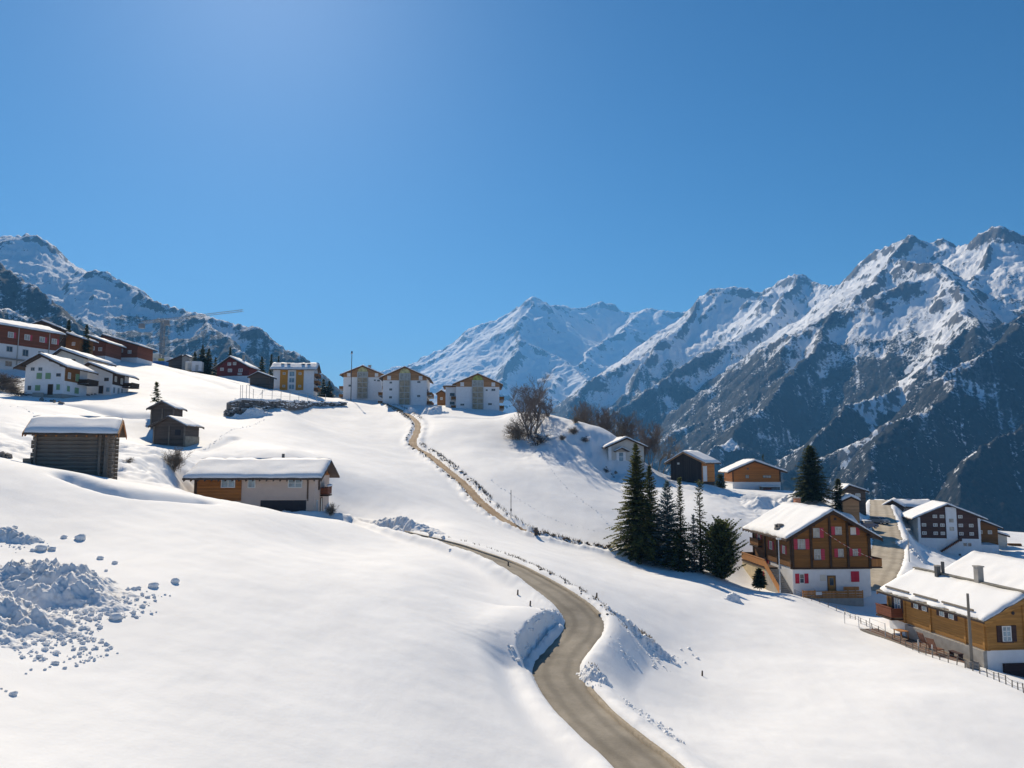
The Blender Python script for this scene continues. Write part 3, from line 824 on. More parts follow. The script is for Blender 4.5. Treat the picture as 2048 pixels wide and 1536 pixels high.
class House:
    """gabled building; local x along its front, y into it, z up; origin at the front corner on its left"""
    def __init__(s, name, label, cat, loc, yaw, w, d, layers, axis='y', eave=5.0, rise=2.0, peak=0.5, ov_e=0.9, ov_g=0.9,
                 roof_t=0.2, snow=0.35, roof_mat=None, gable_mat=None, found=3.0, found_mat=None, group=None, fascia=None, rag=0.2,
                 snow_mat_=None, corner='left', ov_back=None):
        if corner == 'right':     # loc is the front corner on the right
            loc = (loc[0] - w * math.cos(yaw), loc[1] - w * math.sin(yaw), loc[2])
        s.root = empty(name, loc, yaw, label, cat, group)
        s.w, s.d, s.axis, s.eave, s.rise, s.yaw, s.loc = w, d, axis, eave, rise, yaw, loc
        s.layers = layers
        MB().box(0.02, w - 0.02, 0.02, d - 0.02, -found, 0.0).build("foundation", found_mat or layers[0][3], s.root)
        z_prev = 0.0
        for nm, z0, z1, mat, out in layers:
            MB().box(-out, w + out, -out, d + out, z0, z1).build(nm, mat, s.root)
        L = w if axis == 'y' else d
        E = d if axis == 'y' else w
        pk = peak * L
        s.pk, s.L, s.E, s.ov_e, s.ov_g, s.roof_t = pk, L, E, ov_e, ov_g, roof_t
        ob = ov_g if ov_back is None else ov_back
        out = layers[-1][4]
        gm = gable_mat or layers[-1][3]
        ztop = layers[-1][2]
        s.ztop = ztop
        k1 = rise / pk; k2 = rise / (L - pk)
        s.k1, s.k2 = k1, k2
        top = eave + rise
        g = [(-out, ztop), (L + out, ztop), (L + out, eave - out * k2), (pk, top - 0.004), (-out, eave - out * k1)]
        if eave - ztop < 0.02: g = [(-out, ztop), (L + out, ztop), (pk, top - 0.004)]
        for t0, t1 in ((-out, 0.22), (E - 0.22, E + out)):
            MB().prism(g, axis, t0, t1).build("gable", gm, s.root)
        z0, z1, z2 = eave - ov_e * k1 + 0.02, top + 0.02, eave - ov_e * k2 + 0.02
        prof = [(-ov_e, z0), (pk, z1), (L + ov_e, z2), (L + ov_e, z2 + roof_t), (pk, z1 + roof_t), (-ov_e, z0 + roof_t)]
        s.roof = MB().prism(prof, axis, -ov_g, E + ob).build("roof", roof_mat or ROOFT, s.root)
        s.zr0, s.zr1, s.zr2 = z0 + roof_t, z1 + roof_t, z2 + roof_t
        if fascia:
            for t in (-ov_g - 0.05, E + ob + 0.002):
                f = 0.16
                MB().prism([(-ov_e, z0 - f), (pk, z1 - f), (L + ov_e, z2 - f), (L + ov_e, z2 + roof_t), (pk, z1 + roof_t + .01), (-ov_e, z0 + roof_t)], axis, t, t + 0.048).build("bargeboard", fascia, s.root)
        if snow:
            sm = snow_mat_ or M_SNOWROOF
            ins = 0.06
            def P(c, t, z): return (c, t, z) if axis == 'y' else (t, c, z)
            nx = int(np.clip((E + 2 * ov_g) / 0.45, 8, 46)); ny = int(np.clip(L / 2 / 0.4, 6, 22))
            A = snow_slab(P(-ov_e + ins, -ov_g + ins, s.zr0), P(-ov_e + ins, E + ob - ins, s.zr0), P(pk + 0.02, E + ob - ins, s.zr1), P(pk + 0.02, -ov_g + ins, s.zr1), snow, nx, ny, rag)
            A.build("roof_snow", sm, s.roof, smooth=True)
            B = snow_slab(P(L + ov_e - ins, -ov_g + ins, s.zr2), P(L + ov_e - ins, E + ob - ins, s.zr2), P(pk - 0.02, E + ob - ins, s.zr1), P(pk - 0.02, -ov_g + ins, s.zr1), snow, nx, ny, rag)
            B.build("roof_snow", sm, s.roof, smooth=True)

    def fmap(s, face, out=0.0):
        w, d = s.w, s.d
        return {'front': lambda u, n, z: (u, -out - n, z), 'back': lambda u, n, z: (u, d + out + n, z),
                'right': lambda u, n, z: (w + out + n, u, z), 'left': lambda u, n, z: (-out - n, u, z)}[face]
    def outset(s, z):
        o = 0
        for nm, z0, z1, mat, out in s.layers:
            if z0 <= z <= z1: o = out
        return o if z < s.ztop else s.layers[-1][4]

    def window(s, face, u, z, w=1.0, h=1.2, fm=None, gl=None, mull=1, bars=0, shut="", sm=None, sw=None, sill=False, arch=False, label=None):
        """u, z: centre. shut: any of l, r (beside), c (closed over it)"""
        T = s.fmap(face, s.outset(z)); fm = fm or FRAME_W; gl = gl or GL_DARK
        b = min(0.09, w * 0.1)
        x0, x1, z0, z1 = u - w / 2, u + w / 2, z - h / 2, z + h / 2
        f = MB(T)
        f.box(x0, x0 + b, 0.003, 0.07, z0, z1).box(x1 - b, x1, 0.003, 0.07, z0, z1)
        f.box(x0 + b, x1 - b, 0.003, 0.066, z0, z0 + b).box(x0 + b, x1 - b, 0.003, 0.066, z1 - b, z1)
        for k in range(mull):
            c = x0 + (k + 1) * w / (mull + 1)
            f.box(c - b * .35, c + b * .35, 0.003, 0.06, z0 + b, z1 - b)
        for k in range(bars):
            c = z0 + (k + 1) * h / (bars + 1)
            f.box(x0 + b, x1 - b, 0.003, 0.052, c - b * .3, c + b * .3)
        fo = f.build("window", fm, s.root)
        MB(T).box(x0 + b * .6, x1 - b * .6, -0.02, 0.028, z0 + b * .6, z1 - b * .6).build("pane", gl, fo)
        if sill: MB(T).box(x0 - 0.08, x1 + 0.08, 0.003, 0.16, z0 - 0.09, z0 - 0.004).build("sill", FRAME_B, fo)
        sw = sw or w * 0.52
        if 'l' in shut: MB(T).box(x0 - sw - 0.02, x0 - 0.02, 0.004, 0.06, z0 - .03, z1 + .03).build("shutter", sm, s.root)
        if 'r' in shut: MB(T).box(x1 + 0.02, x1 + sw + 0.02, 0.004, 0.06, z0 - .03, z1 + .03).build("shutter", sm, s.root)
        if 'c' in shut:
            MB(T).box(x0 - .02, u - 0.01, 0.072, 0.12, z0 - .02, z1 + .02).build("shutter", sm, s.root)
            MB(T).box(u + 0.01, x1 + .02, 0.072, 0.12, z0 - .02, z1 + .02).build("shutter", sm, s.root)
        return fo

    def door(s, face, u, z0, w=1.0, h=2.05, mat=None, frame=None, name="door", glass_mat=None):
        T = s.fmap(face, s.outset(z0 + 0.3)); b = 0.1
        o = MB(T).box(u - w / 2, u + w / 2, 0.003, 0.05, z0, z0 + h).build(name, mat or W_DARK, s.root)
        f = MB(T).box(u - w / 2 - b, u - w / 2 - .003, 0.003, 0.09, z0, z0 + h + b).box(u + w / 2 + .003, u + w / 2 + b, 0.003, 0.09, z0, z0 + h + b).box(u - w / 2, u + w / 2, 0.003, 0.085, z0 + h + .003, z0 + h + b)
        f.build("door_frame", frame or FRAME_B, o)
        if glass_mat: MB(T).box(u - w * .28, u + w * .28, 0.052, 0.06, z0 + h * .45, z0 + h * .9).build("pane", glass_mat, o)
        return o

    def beam(s, face, u, z0, z1, wd=0.26, n=0.12, mat=None, name="corner_post"):
        T = s.fmap(face, s.outset((z0 + min(z1, s.ztop)) / 2))
        return MB(T).box(u - wd / 2, u + wd / 2, 0.004, n, z0, z1).build(name, mat or W_DARK, s.root)

    def balcony(s, face, u0, u1, z, depth=1.2, h=1.0, mat=None, slab=None, posts=True, snow=0.0, ends=True):
        T = s.fmap(face, s.outset(z)); mat = mat or W_RAIL
        o = MB(T).box(u0, u1, 0.006, depth, z - 0.16, z).build("balcony", slab or W_DARK, s.root)
        r = MB(T)
        n = max(2, int((u1 - u0) / 0.2))
        for k in range(n):
            a = u0 + (u1 - u0) * k / n
            r.box(a + 0.012, a + (u1 - u0) / n - 0.012, depth - 0.07, depth - 0.03, z + 0.06, z + h - 0.06)
        if ends:
            for e in (u0 + 0.03, u1 - 0.07):
                r.box(e, e + 0.04, 0.02, depth - 0.08, z + 0.06, z + h - 0.06)
        r.box(u0, u1, depth - 0.10, depth, z + h - 0.06, z + h + 0.03)
        r.build("railing", mat, o)
        if snow:
            snow_slab(T(u0, depth + .04, z + h + .03), T(u1, depth + .04, z + h + .03), T(u1, depth - .2, z + h + .03), T(u0, depth - .2, z + h + .03), snow, 14, 5, 0.03).build("rail_snow", M_SNOWROOF, o, True)
        return o

    def chimney(s, x, y, z0, z1, w=0.6, mat=None, cap=True, snow=True):
        o = MB().box(x - w / 2, x + w / 2, y - w / 2, y + w / 2, z0, z1).build("chimney", mat or CLAY, s.roof)
        if cap: MB().box(x - w * .62, x + w * .62, y - w * .62, y + w * .62, z1 + .002, z1 + 0.1).build("chimney_cap", CONC, s.roof)
        return o

    def rafters(s, face_side='both', step=0.9, mat=None, wd=0.12, h=0.16):
        """rafter tails showing below the eaves"""
        n = int((s.E + 2 * s.ov_g) / step)
        mat = mat or W_DARK
        me = None
        for i in range(n + 1):
            t = -s.ov_g + 0.15 + i * (s.E + 2 * s.ov_g - 0.3) / n
            m = MB()
            if face_side in ('both', 'low'):
                pts = [(-s.ov_e + .05, s.eave - (s.ov_e - .05) * s.k1 - h), (0.25, s.eave + .25 * s.k1 - h), (0.25, s.eave + .25 * s.k1 + .012), (-s.ov_e + .05, s.eave - (s.ov_e - .05) * s.k1 + .012)]
                m.prism(pts, s.axis, t - wd / 2, t + wd / 2)
            m.build("rafter", mat, s.root)

    def purlins(s, mat=None, at=(0.0, 0.5, 1.0), wd=0.22, h=0.24):
        for a in at:
            c = a * s.L
            zc = s.eave + (c * s.k1 if c <= s.pk else (s.L - c) * s.k2)
            for t0, t1 in ((-s.ov_g + 0.08, -0.02 - s.layers[-1][4]),):
                m = MB()
                x0, x1 = c - wd / 2, c + wd / 2
                if s.axis == 'y': m.box(x0, x1, t0, t1, zc - h - 0.06, zc - 0.06)
                else: m.box(t0, t1, x0, x1, zc - h - .06, zc - .06)
                m.build("purlin", mat or W_DARK, s.root)

def zof(py, D): return float(ray(1024, py)[1] * D)
def xy(px, D): return (float(ray(px, HOR)[0] * D), D)
def at(px, py, D): return (float(ray(px, HOR)[0] * D), D, zof(py, D))
STONE_PALE = simple('pale_rubble', (0.30, 0.26, 0.20), 0.9, 0.35, 3.0, 0.02)
# ------------------------------------------------------------------ the big chalet by the conifers
def chalet():
    p = at(1577, 1135.5, 97); loc = (p[0], p[1], p[2] - 3.6)
    h = House("timber_chalet", "large brown timber chalet with pink-red shutters on a white ground floor", "chalet", loc, R(3.1), 10.1, 12.9,
              [("plaster_wall", 0, 3.6, P_WHITE, 0.0), ("timber_wall", 3.6, 7.7, W_CHALET, 0.09)], 'y', eave=7.72, rise=2.85, ov_e=1.2, ov_g=1.2,
              roof_t=0.24, snow=0.34, fascia=W_DARK, found=4.0)
    for u in (0.06, 2.47, 4.95, 7.25, 10.04):
        t = 7.70 + min(u, 10.1 - u) * h.k1 - 0.10
        h.beam('front', u, 3.42, t, 0.28, 0.13)
    h.beam('left', 0.06, 3.42, 7.7); h.beam('left', 4.3, 3.42, 7.7); h.beam('left', 8.4, 3.42, 7.7); h.beam('left', 12.8, 3.42, 7.7)
    h.beam('right', 0.06, 3.42, 7.7); h.beam('right', 12.8, 3.42, 7.7)
    MB(h.fmap('front', 0.09)).box(0, 10.1, 0.003, 0.05, 3.40, 3.62).build("sill_beam", W_DARK, h.root)
    h.purlins(at=(0.02, 0.25, 0.5, 0.75, 0.98))
    kw = dict(fm=FRAME_G, gl=GL_PALE, sm=SHUT_PINK, mull=1, bars=1, sill=True)
    h.window('front', 1.22, 6.55, 0.98, 1.25, shut="lr", sw=0.52, **kw)
    h.window('front', 3.22, 7.95, 0.86, 1.20, shut="r", sw=0.50, **kw)
    h.window('front', 6.10, 8.20, 0.86, 1.02, shut="l", sw=0.46, **kw)
    h.window('front', 8.05, 8.15, 0.70, 0.92, fm=FRAME_W, gl=simple("drawn_blind", (0.66, 0.64, 0.60), 0.6, 0.06), sm=SHUT_PINK, mull=0, bars=0, sill=True, shut="r", sw=0.46)
    h.window('front', 3.25, 5.25, 0.86, 1.30, shut="r", sw=0.50, **kw)
    h.window('front', 6.30, 5.42, 0.70, 1.02, shut="l", sw=0.46, **kw)
    h.window('front', 8.20, 5.48, 0.66, 0.86, shut="lr", sw=0.40, **kw)
    MB(h.fmap('front', 0.09)).box(5.6, 5.92, 0.003, 0.05, 9.55, 9.85).build("vent", DARKVOID, h.root)
    h.window('front', 1.15, 2.25, 0.62, 1.15, fm=FRAME_W, gl=GL_DARK, sm=SHUT_RED, shut="lr", sw=0.52, mull=0, bars=1)
    h.window('front', 8.05, 2.45, 1.02, 1.28, fm=FRAME_W, gl=GL_DARK, sm=SHUT_RED, shut="c")
    h.door('front', 4.98, 0.45, 0.9, 2.05, W_HONEY, FRAME_B, glass_mat=GL_DARK)
    MB(h.fmap('front')).box(3.55, 4.25, 0.004, 0.06, 1.95, 2.7).build("wall_plaque", P_CREAM, h.root)
    MB(h.fmap('front')).box(8.15, 9.2, 0.004, 0.06, -2.4, -0.35).build("dark_opening", DARKVOID, h.root)  # flat dark panel: the shade inside a low opening is painted on
    # terrace with a boarded fence before the front door
    T = h.fmap('front')
    MB(T).box(0.35, 8.0, 0.01, 2.0, -2.6, 0.12).build("terrace", CONC, h.root)
    f = MB(T)
    def fence(u0, u1, n, z0, z1):
        for z in (z0, z0 + 0.31, z0 + 0.62):
            f.box(u0, u1, n, n + 0.04, z, z + 0.27)
        k = u0
        while k <= u1 + .01:
            f.box(k - .05, k + .05, n - .1, n - .002, z0 - .15, z1 + .05); k += (u1 - u0) / max(1, round((u1 - u0) / 1.2))
    fence(0.35, 1.9, 2.0, 0.2, 1.1); fence(1.95, 6.1, 1.92, 0.1, 1.0); fence(6.15, 8.0, 1.92, 0.1, 1.0)
    f.box(6.0, 8.0, 1.0, 1.05, 0.9, 1.35)
    f.build("terrace_fence", W_RAIL, h.root)
    MB(T).box(1.95, 2.7, 2.05, 2.09, 0.55, 0.95).build("notice_board", FRAME_W, h.root)
    # porch, boarded rail and stair along the left wall; sandy arched wall under it
    T = h.fmap('left')
    MB(T).box(4.4, 12.9, 0.09, 1.9, 2.85, 3.05).build("porch", W_DARK, h.root)
    r = MB(T)
    u = 4.4
    while u < 12.8:
        r.box(u + .012, u + .218, 1.86, 1.9, 3.15, 4.02); u += 0.235
    r.box(4.4, 12.9, 1.82, 1.94, 4.0, 4.1)
    for k in range(22):                      # sloping stair rail
        u0 = 4.38 - k * 0.225; zz = 3.05 - k * 0.132
        r.box(u0 - .21, u0, 1.86, 1.9, zz - .02, zz + .98)
    r.box(12.86, 12.9, 0.1, 1.85, 3.15, 4.05)
    r.build("railing", W_RAIL, h.root)
    st = MB(T)
    for k in range(16):
        st.box(4.4 - (k + 1) * 0.31, 4.4 - k * 0.31, 0.12, 1.8, -1.5, 2.85 - k * 0.18)
    st.build("stair", CONC, h.root)
    arch = [(4.4, -2.5), (5.2, -2.5)] + [(5.2 + 0.9 * (1 - math.cos(a)), 0.9 + 1.0 * math.sin(a)) for a in np.linspace(0.0, math.pi, 9)] + [(7.0, -2.5), (12.9, -2.5), (12.9, 2.84), (4.4, 2.84)]
    MB(T).prism(arch, 'y', 1.55, 1.8).build("porch_wall", P_SAND, h.root)
    MB(T).box(4.42, 12.8, 0.3, 0.34, -2.5, 2.8).build("porch_back_wall", P_SAND, h.root)
    MB(T).box(4.75, 5.15, 1.81, 1.86, 1.15, 2.45).build("shutter", SHUT_RED, h.root)
    h.window('left', 2.2, 5.6, 0.8, 1.0, gl=GL_PALE, fm=FRAME_W, sm=SHUT_PINK, shut="lr")
    h.window('left', 6.4, 5.7, 0.9, 1.1, gl=GL_DARK, fm=FRAME_W, sm=SHUT_PINK, shut="lr")
    h.door('left', 7.9, 3.06, 0.9, 2.0, SHUT_RED)
    h.window('left', 10.6, 6.4, 0.9, 1.0, gl=GL_DARK, fm=FRAME_W, sm=SHUT_PINK, shut="lr")
    h.balcony('left', 9.6, 12.8, 5.2, 0.6, 0.95, W_CHALET)
    h.balcony('right', 0.1, 3.4, 3.6, 1.6, 1.05, W_RAIL)
    h.balcony('right', 5.0, 8.0, 3.6, 1.3, 1.05, W_RAIL)
    h.chimney(6.1, 11.8, 9.5, 11.75, 0.75, CLAY)
    # a low boulder-like dormer stub melted clear of the roof snow
    d = MB()
    rs = random.Random(4)
    for k in range(9):
        x = -0.2 + rs.uniform(-.25, .5); y = 3.4 + k * 0.14; z = h.zr0 + (x + 1.2) * h.k1
        s_ = rs.uniform(.18, .34)
        d.box(x - s_, x + s_, y - .2, y + .2, z - 0.1, z + rs.uniform(.35, .75))
    d.build("chimney_stub", STONE, h.roof)
    h.rafters('low', 1.0)
    return h
CH = chalet()
# thin red and white cord hung across the chalet front
def cord():
    o = empty("cord", CH.loc, CH.yaw, "thin red and white cord slanting across the big chalet's front", "cord")
    a, b = np.array((3.75, -0.32, 8.45)), np.array((10.2, -1.0, 4.75))
    n = 24
    mr, mw = MB(), MB()
    for k in range(n):
        t0, t1 = k / n, (k + 1) / n
        P = lambda t: tuple(a + (b - a) * t + np.array((0, 0, -0.35 * 4 * t * (1 - t))))
        (mr if k % 2 else mw).tube(P(t0), P(t1), 0.03, n=5)
    mr.build("red_strand", simple("red_cord", (0.60, 0.12, 0.10), 0.7, 0.15), o); mw.build("white_strand", simple("white_cord", (0.72, 0.60, 0.52), 0.7, 0.1), o)
cord()

# ------------------------------------------------------------------ honey-coloured log house, lower right
def log_house():
    p = at(1950, 1301, 58)
    h = House("log_house", "honey-coloured timber house with brown shutters and two chimneys beside the wire fence", "house", (p[0], p[1], p[2] - 0.85), R(6.2), 6.2, 12.1,
              [("plinth", 0, 0.85, P_WHITE, 0.0), ("timber_wall", 0.85, 3.2, W_HONEY, 0.06)], 'y', eave=3.22, rise=1.52, ov_e=0.62, ov_g=0.75,
              roof_t=0.17, snow=0.26, fascia=W_HONEY, found=3.0, rag=0.35)
    for u in (0.08, 3.1, 6.12):
        h.beam('front', u, 0.85, 3.2 + min(u, 6.2 - u) * h.k1 - 0.06, 0.2, 0.09, W_HONEY)
    for u in (0.08, 2.1, 6.2, 9.6, 12.0):
        h.beam('left', u, 0.85, 3.2, 0.2, 0.1, W_HONEY)
    h.window('front', 1.62, 2.05, 0.74, 1.14, FRAME_W, GL_BLUE, 1, 2, "lr", SHUT_DARK, 0.40, True)
    h.window('front', 4.6, 2.05, 0.74, 1.14, FRAME_W, GL_BLUE, 1, 2, "lr", SHUT_DARK, 0.40, True)
    for u in (2.25, 3.62):
        m = MB(h.fmap('front', 0.06)); m.tube((u, 0.004, 3.55), (u, 0.04, 3.55), 0.13, n=14); m.build("round_vent", DARKVOID, h.root)
    for k, (u, w) in enumerate(((3.6, 0.6), (4.7, 0.6), (6.9, 0.6), (8.0, 0.6))):
        h.window('left', u, 2.72, w, 0.62, FRAME_W, GL_BLUE, 0, 0, "lr", SHUT_DARK, 0.34)
    h.window('left', 10.6, 2.3, 0.9, 1.25, FRAME_W, GL_BLUE, 1, 1, "lr", SHUT_DARK, 0.36)
    MB(h.fmap('left')).box(0.0, 9.4, 0.004, 0.3, -2.0, 0.8).build("stone_footing", CONC, h.root)
    h.balcony('left', 9.9, 12.2, 1.2, 1.15, 0.9, W_RED)
    # snow guards: paired logs and slates showing at the eave
    for u0, u1 in ((8.7, 12.0), (5.0, 8.0), (0.9, 4.4)):
        zz = h.zr0 + 0.45 * h.k1
        MB().tube((-0.62 + .38, u0, zz + .30), (-0.62 + .38, u1, zz + .30), 0.09, n=7).build("snow_guard", W_POLE, h.roof)
    for k in range(22):
        y = -0.7 + k * 0.62
        MB().box(-0.70, -0.40, y, y + 0.56, h.zr0 + 0.014, h.zr0 + 0.06 + 0.02 * (k % 3)).build("slate", ROOFSLATE, h.roof)
    h.chimney(3.1, 4.4, 4.4, 6.35, 0.50, CONC)
    h.chimney(2.7, 8.9, 4.4, 5.8, 0.36, DARKMETAL)
    MB().tube((3.1, 8.75, 4.9), (3.1, 8.75, 6.2), 0.14, n=8).build("flue_cowl", DARKMETAL, h.roof)
    MB(h.fmap('front')).box(1.2, 6.2, 0.004, 0.08, -1.2, -0.12).build("cellar_front", SHUT_DARK, h.root)
    h.purlins(W_HONEY, (0.0, 0.5, 1.0), 0.16, 0.16)
    MB().box(2.9, 3.3, -0.6, 12.7, h.zr1 + 0.2, h.zr1 + 0.30).build("ridge_cap", ROOFSLATE, h.roof)
    return h
LH = log_house()
# ------------------------------------------------------------------ neighbour at the frame's edge
p = at(1985, 1290, 76)
H = House("snow_roofed_house", "big house behind the honey timber house, its wide roof all white", "house", (p[0] + 1.0, p[1], zof(1290, 76)), R(5), 11.0, 12.0,
          [("plaster_wall", 0, 4.0, P_CREAM, 0.0)], 'y', eave=4.0, rise=3.0, ov_e=1.4, ov_g=1.0, snow=0.4)
H.window('front', 2.5, 2.4, 1.0, 1.2); H.window('left', 3.0, 2.4, 1.0, 1.2); H.window('left', 8.0, 2.4, 1.0, 1.2)

# ------------------------------------------------------------------ beige garage house behind the near slope
def garage_house():
    p = at(393, 1030, 84)
    z0 = -6.4
    h = House("garage_house", "beige and orange timber house with wide dark garage door behind near snow slope", "house", (p[0], p[1], z0), R(2.5), 13.1, 8.2,
              [("plaster_wall", 0, 4.7, P_BEIGE, 0.0)], 'x', eave=4.72, rise=1.5, ov_e=1.15, ov_g=1.05, roof_t=0.2, snow=0.31, gable_mat=W_ORANGE, found=3, rag=0.12)
    T = h.fmap('front')
    w = MB(T)
    for k in range(10):
        w = MB(T).box(-0.04, 4.9, 0.004, 0.085, 2.05 + k * 0.26, 2.05 + k * 0.26 + 0.245)
        w.build("plank", W_ORANGE, h.root)
    MB(T).box(-0.02, 4.92, 0.003, 0.05, 2.0, 4.69).build("timber_wall", W_ORANGE, h.root)
    h.beam('front', 0.05, 2.0, 4.66, 0.3, 0.13, W_DARK)
    MB(T).box(4.92, 5.05, 0.004, 0.11, 2.0, 4.66).build("corner_board", W_ORANGE, h.root)
    def win(u, z, w_, hh, gl, **k):
        Ts = T
        h2 = h.layers; h.layers = [("x", 0, 9, None, 0.09 if u < 4.9 else 0.0)]
        h.window('front', u, z, w_, hh, FRAME_W, gl, **k); h.layers = h2
    win(3.6, 3.95, 1.55, 1.0, GL_BLUE, mull=1)
    win(6.15, 3.92, 0.85, 1.0, GL_BLUE, mull=0)
    win(10.95, 3.95, 1.6, 1.05, GL_BLUE, mull=1, bars=1)
    MB(T).box(7.2, 12.2, 0.004, 0.05, 0.0, 2.05).build("garage_door", DARKVOID, h.root)
    MB(T).box(7.05, 12.35, 0.004, 0.14, 2.06, 2.2).build("lintel", P_BEIGE, h.root)
    MB(T).box(1.0, 4.85, 0.09, 1.5, 1.0, 1.62).build("lean_to", CONC, h.root)
    snow_slab((1.0, -1.55, 1.63), (4.85, -1.55, 1.63), (4.85, -0.1, 1.63), (1.0, -0.1, 1.63), 0.28, 16, 6, 0.1).build("ledge_snow", M_SNOWROOF, h.root, True)
    MB(T).box(-3.6, -0.06, 0.2, 2.2, 1.6, 2.55).build("side_terrace", CONC, h.root)
    snow_slab((-3.7, -2.25, 2.56), (-0.08, -2.25, 2.56), (-0.08, -0.1, 2.56), (-3.7, -0.1, 2.56), 0.4, 16, 8, 0.15).build("ledge_snow", M_SNOWROOF, h.root, True)
    h.window('right', 2.2, 3.7, 0.7, 1.2, FRAME_B, GL_DARK); h.window('right', 1.4, 1.2, 0.7, 1.6, FRAME_W, GL_PALE); h.door('right', 3.6, 0.1, 0.9, 2.0, P_CREAM)
    h.beam('front', 12.35, 2.0, 4.6, 0.16, 0.06, FRAME_B, "downpipe")
    h.balcony('right', 3.0, 5.4, 2.5, 0.9, 0.9, W_RED, snow=0.3)
    h.rafters('low', 0.75, ROOFT)
    h.chimney(8.2, 5.2, 5.5, 7.25, 0.28, DARKMETAL, cap=False)
    return h
GH = garage_house()

# ------------------------------------------------------------------ log barn on the near slope
def log_barn():
    p = at(70, 932, 58)
    z0 = -1.6
    h = House("log_barn", "old grey log barn with snow-covered roof on crest of near slope", "barn", (p[0], p[1], z0), R(21), 4.95, 3.8,
              [("inner_wall", 0, 3.9, W_BLACK, -0.12)], 'x', eave=3.95, rise=0.85, ov_e=0.85, ov_g=0.75, roof_t=0.14, snow=0.29, gable_mat=W_ORANGE, found=2.0, found_mat=STONE, rag=0.12, fascia=W_ORANGE)
    nlog = 12; hh = 3.84 / nlog
    def log_mesh(L, seed):
        m = MB(); rs = random.Random(seed); n = 8; K = 7
        for i in range(K + 1):
            x = -0.32 + (L + 0.64) * i / K
            for j in range(n):
                a = 2 * math.pi * j / n + math.pi / 8
                ry, rz = 0.075 * rs.uniform(.8, 1.2), hh * 0.5 * rs.uniform(.96, 1.03)
                m.v.append((x, math.copysign(abs(math.cos(a)) ** .7, math.cos(a)) * ry, math.copysign(abs(math.sin(a)) ** .7, math.sin(a)) * rz))
        for i in range(K):
            for j in range(n):
                m.f.append((i * n + j, i * n + (j + 1) % n, (i + 1) * n + (j + 1) % n, (i + 1) * n + j))
        m.f += [tuple(range(n)), tuple(K * n + j for j in range(n - 1, -1, -1))]
        return m.mesh("log", W_GREY)
    fr = [log_mesh(4.95, k) for k in range(3)]; sd = [log_mesh(3.8, 10 + k) for k in range(3)]
    for k in range(nlog):
        o = link(bpy.data.objects.new("log", fr[k % 3]), h.root); o.location = (0, 0, hh * (k + .5))
        if k % 3 == 1: o.location.x += 0.1
        o = link(bpy.data.objects.new("log", fr[(k + 1) % 3]), h.root); o.location = (0, 3.8, hh * (k + .5))
        for x in (0.0, 4.95):
            o = link(bpy.data.objects.new("log", sd[k % 3]), h.root); o.location = (x, 0, hh * (k + .5) + hh * .5 * (1 if k < nlog - 1 else 0)); o.rotation_euler = (0, 0, R(90))
    T = h.fmap('front')
    MB(T).box(4.3, 4.48, 0.14, 0.30, -0.6, 3.8).build("corner_post", W_GREY, h.root)
    MB(T).box(4.72, 4.92, 0.14, 0.30, -0.6, 3.8).build("corner_post", W_GREY, h.root)
    MB(T).box(2.2, 4.2, 0.14, 0.22, 1.9, 1.98).build("hay_rail", W_POLE, h.root)
    MB(T).box(-0.75, -0.2, -0.6, 0.3, 0.8, 1.8).build("hay_box", W_GREY, h.root)
    h.rafters('low', 0.7, W_ORANGE, 0.1, 0.12)
    return h
LB = log_barn()

# ------------------------------------------------------------------ two weathered barns one above the other
def small_barn(name, label, px, pyb, D, w, d, eave, rise, peak, yaw, snow, wall, over=0.7):
    p = at(px, pyb, D)
    h = House(name, label, "barn", (p[0], p[1], min(p[2], float(gz(p[0], p[1])) + 0.2)), yaw, w, d, [("board_wall", 0, eave, wall, 0.0)], 'y', eave=eave + .02, rise=rise, peak=peak,
              ov_e=over, ov_g=0.6, roof_t=0.14, snow=snow, found=2.5, found_mat=STONE, rag=0.4, fascia=W_BLACK)
    for u in (0.1, w * 0.5, w - 0.1):
        h.beam('front', u, 0, eave - .02, 0.2, 0.1, W_GREY)
    h.purlins(W_BLACK, (0.02, peak, 0.98), 0.18, 0.18)
    return h
b1 = small_barn("hay_barn", "weathered dark barn, lower one of a pair, with grey stone end and thin roof snow", 304, 893, 108, 4.7, 4.2, 3.0, 1.15, 0.5, R(-3), 0.13, W_BLACK, 0.5)
MB(b1.fmap('right')).box(0.0, 4.2, 0.004, 0.10, -0.4, 1.5).build("stone_end", STONE_PALE, b1.root)
MB(b1.fmap('front')).box(3.2, 4.0, 0.004, 0.05, 1.6, 2.4).build("hatch", DARKVOID, b1.root)
small_barn("hay_barn", "narrow dark barn standing just above the lower barn beside a small fir", 297, 850, 117, 3.7, 2.8, 3.0, 0.95, 0.5, R(-2), 0.16, W_BLACK, 0.45)

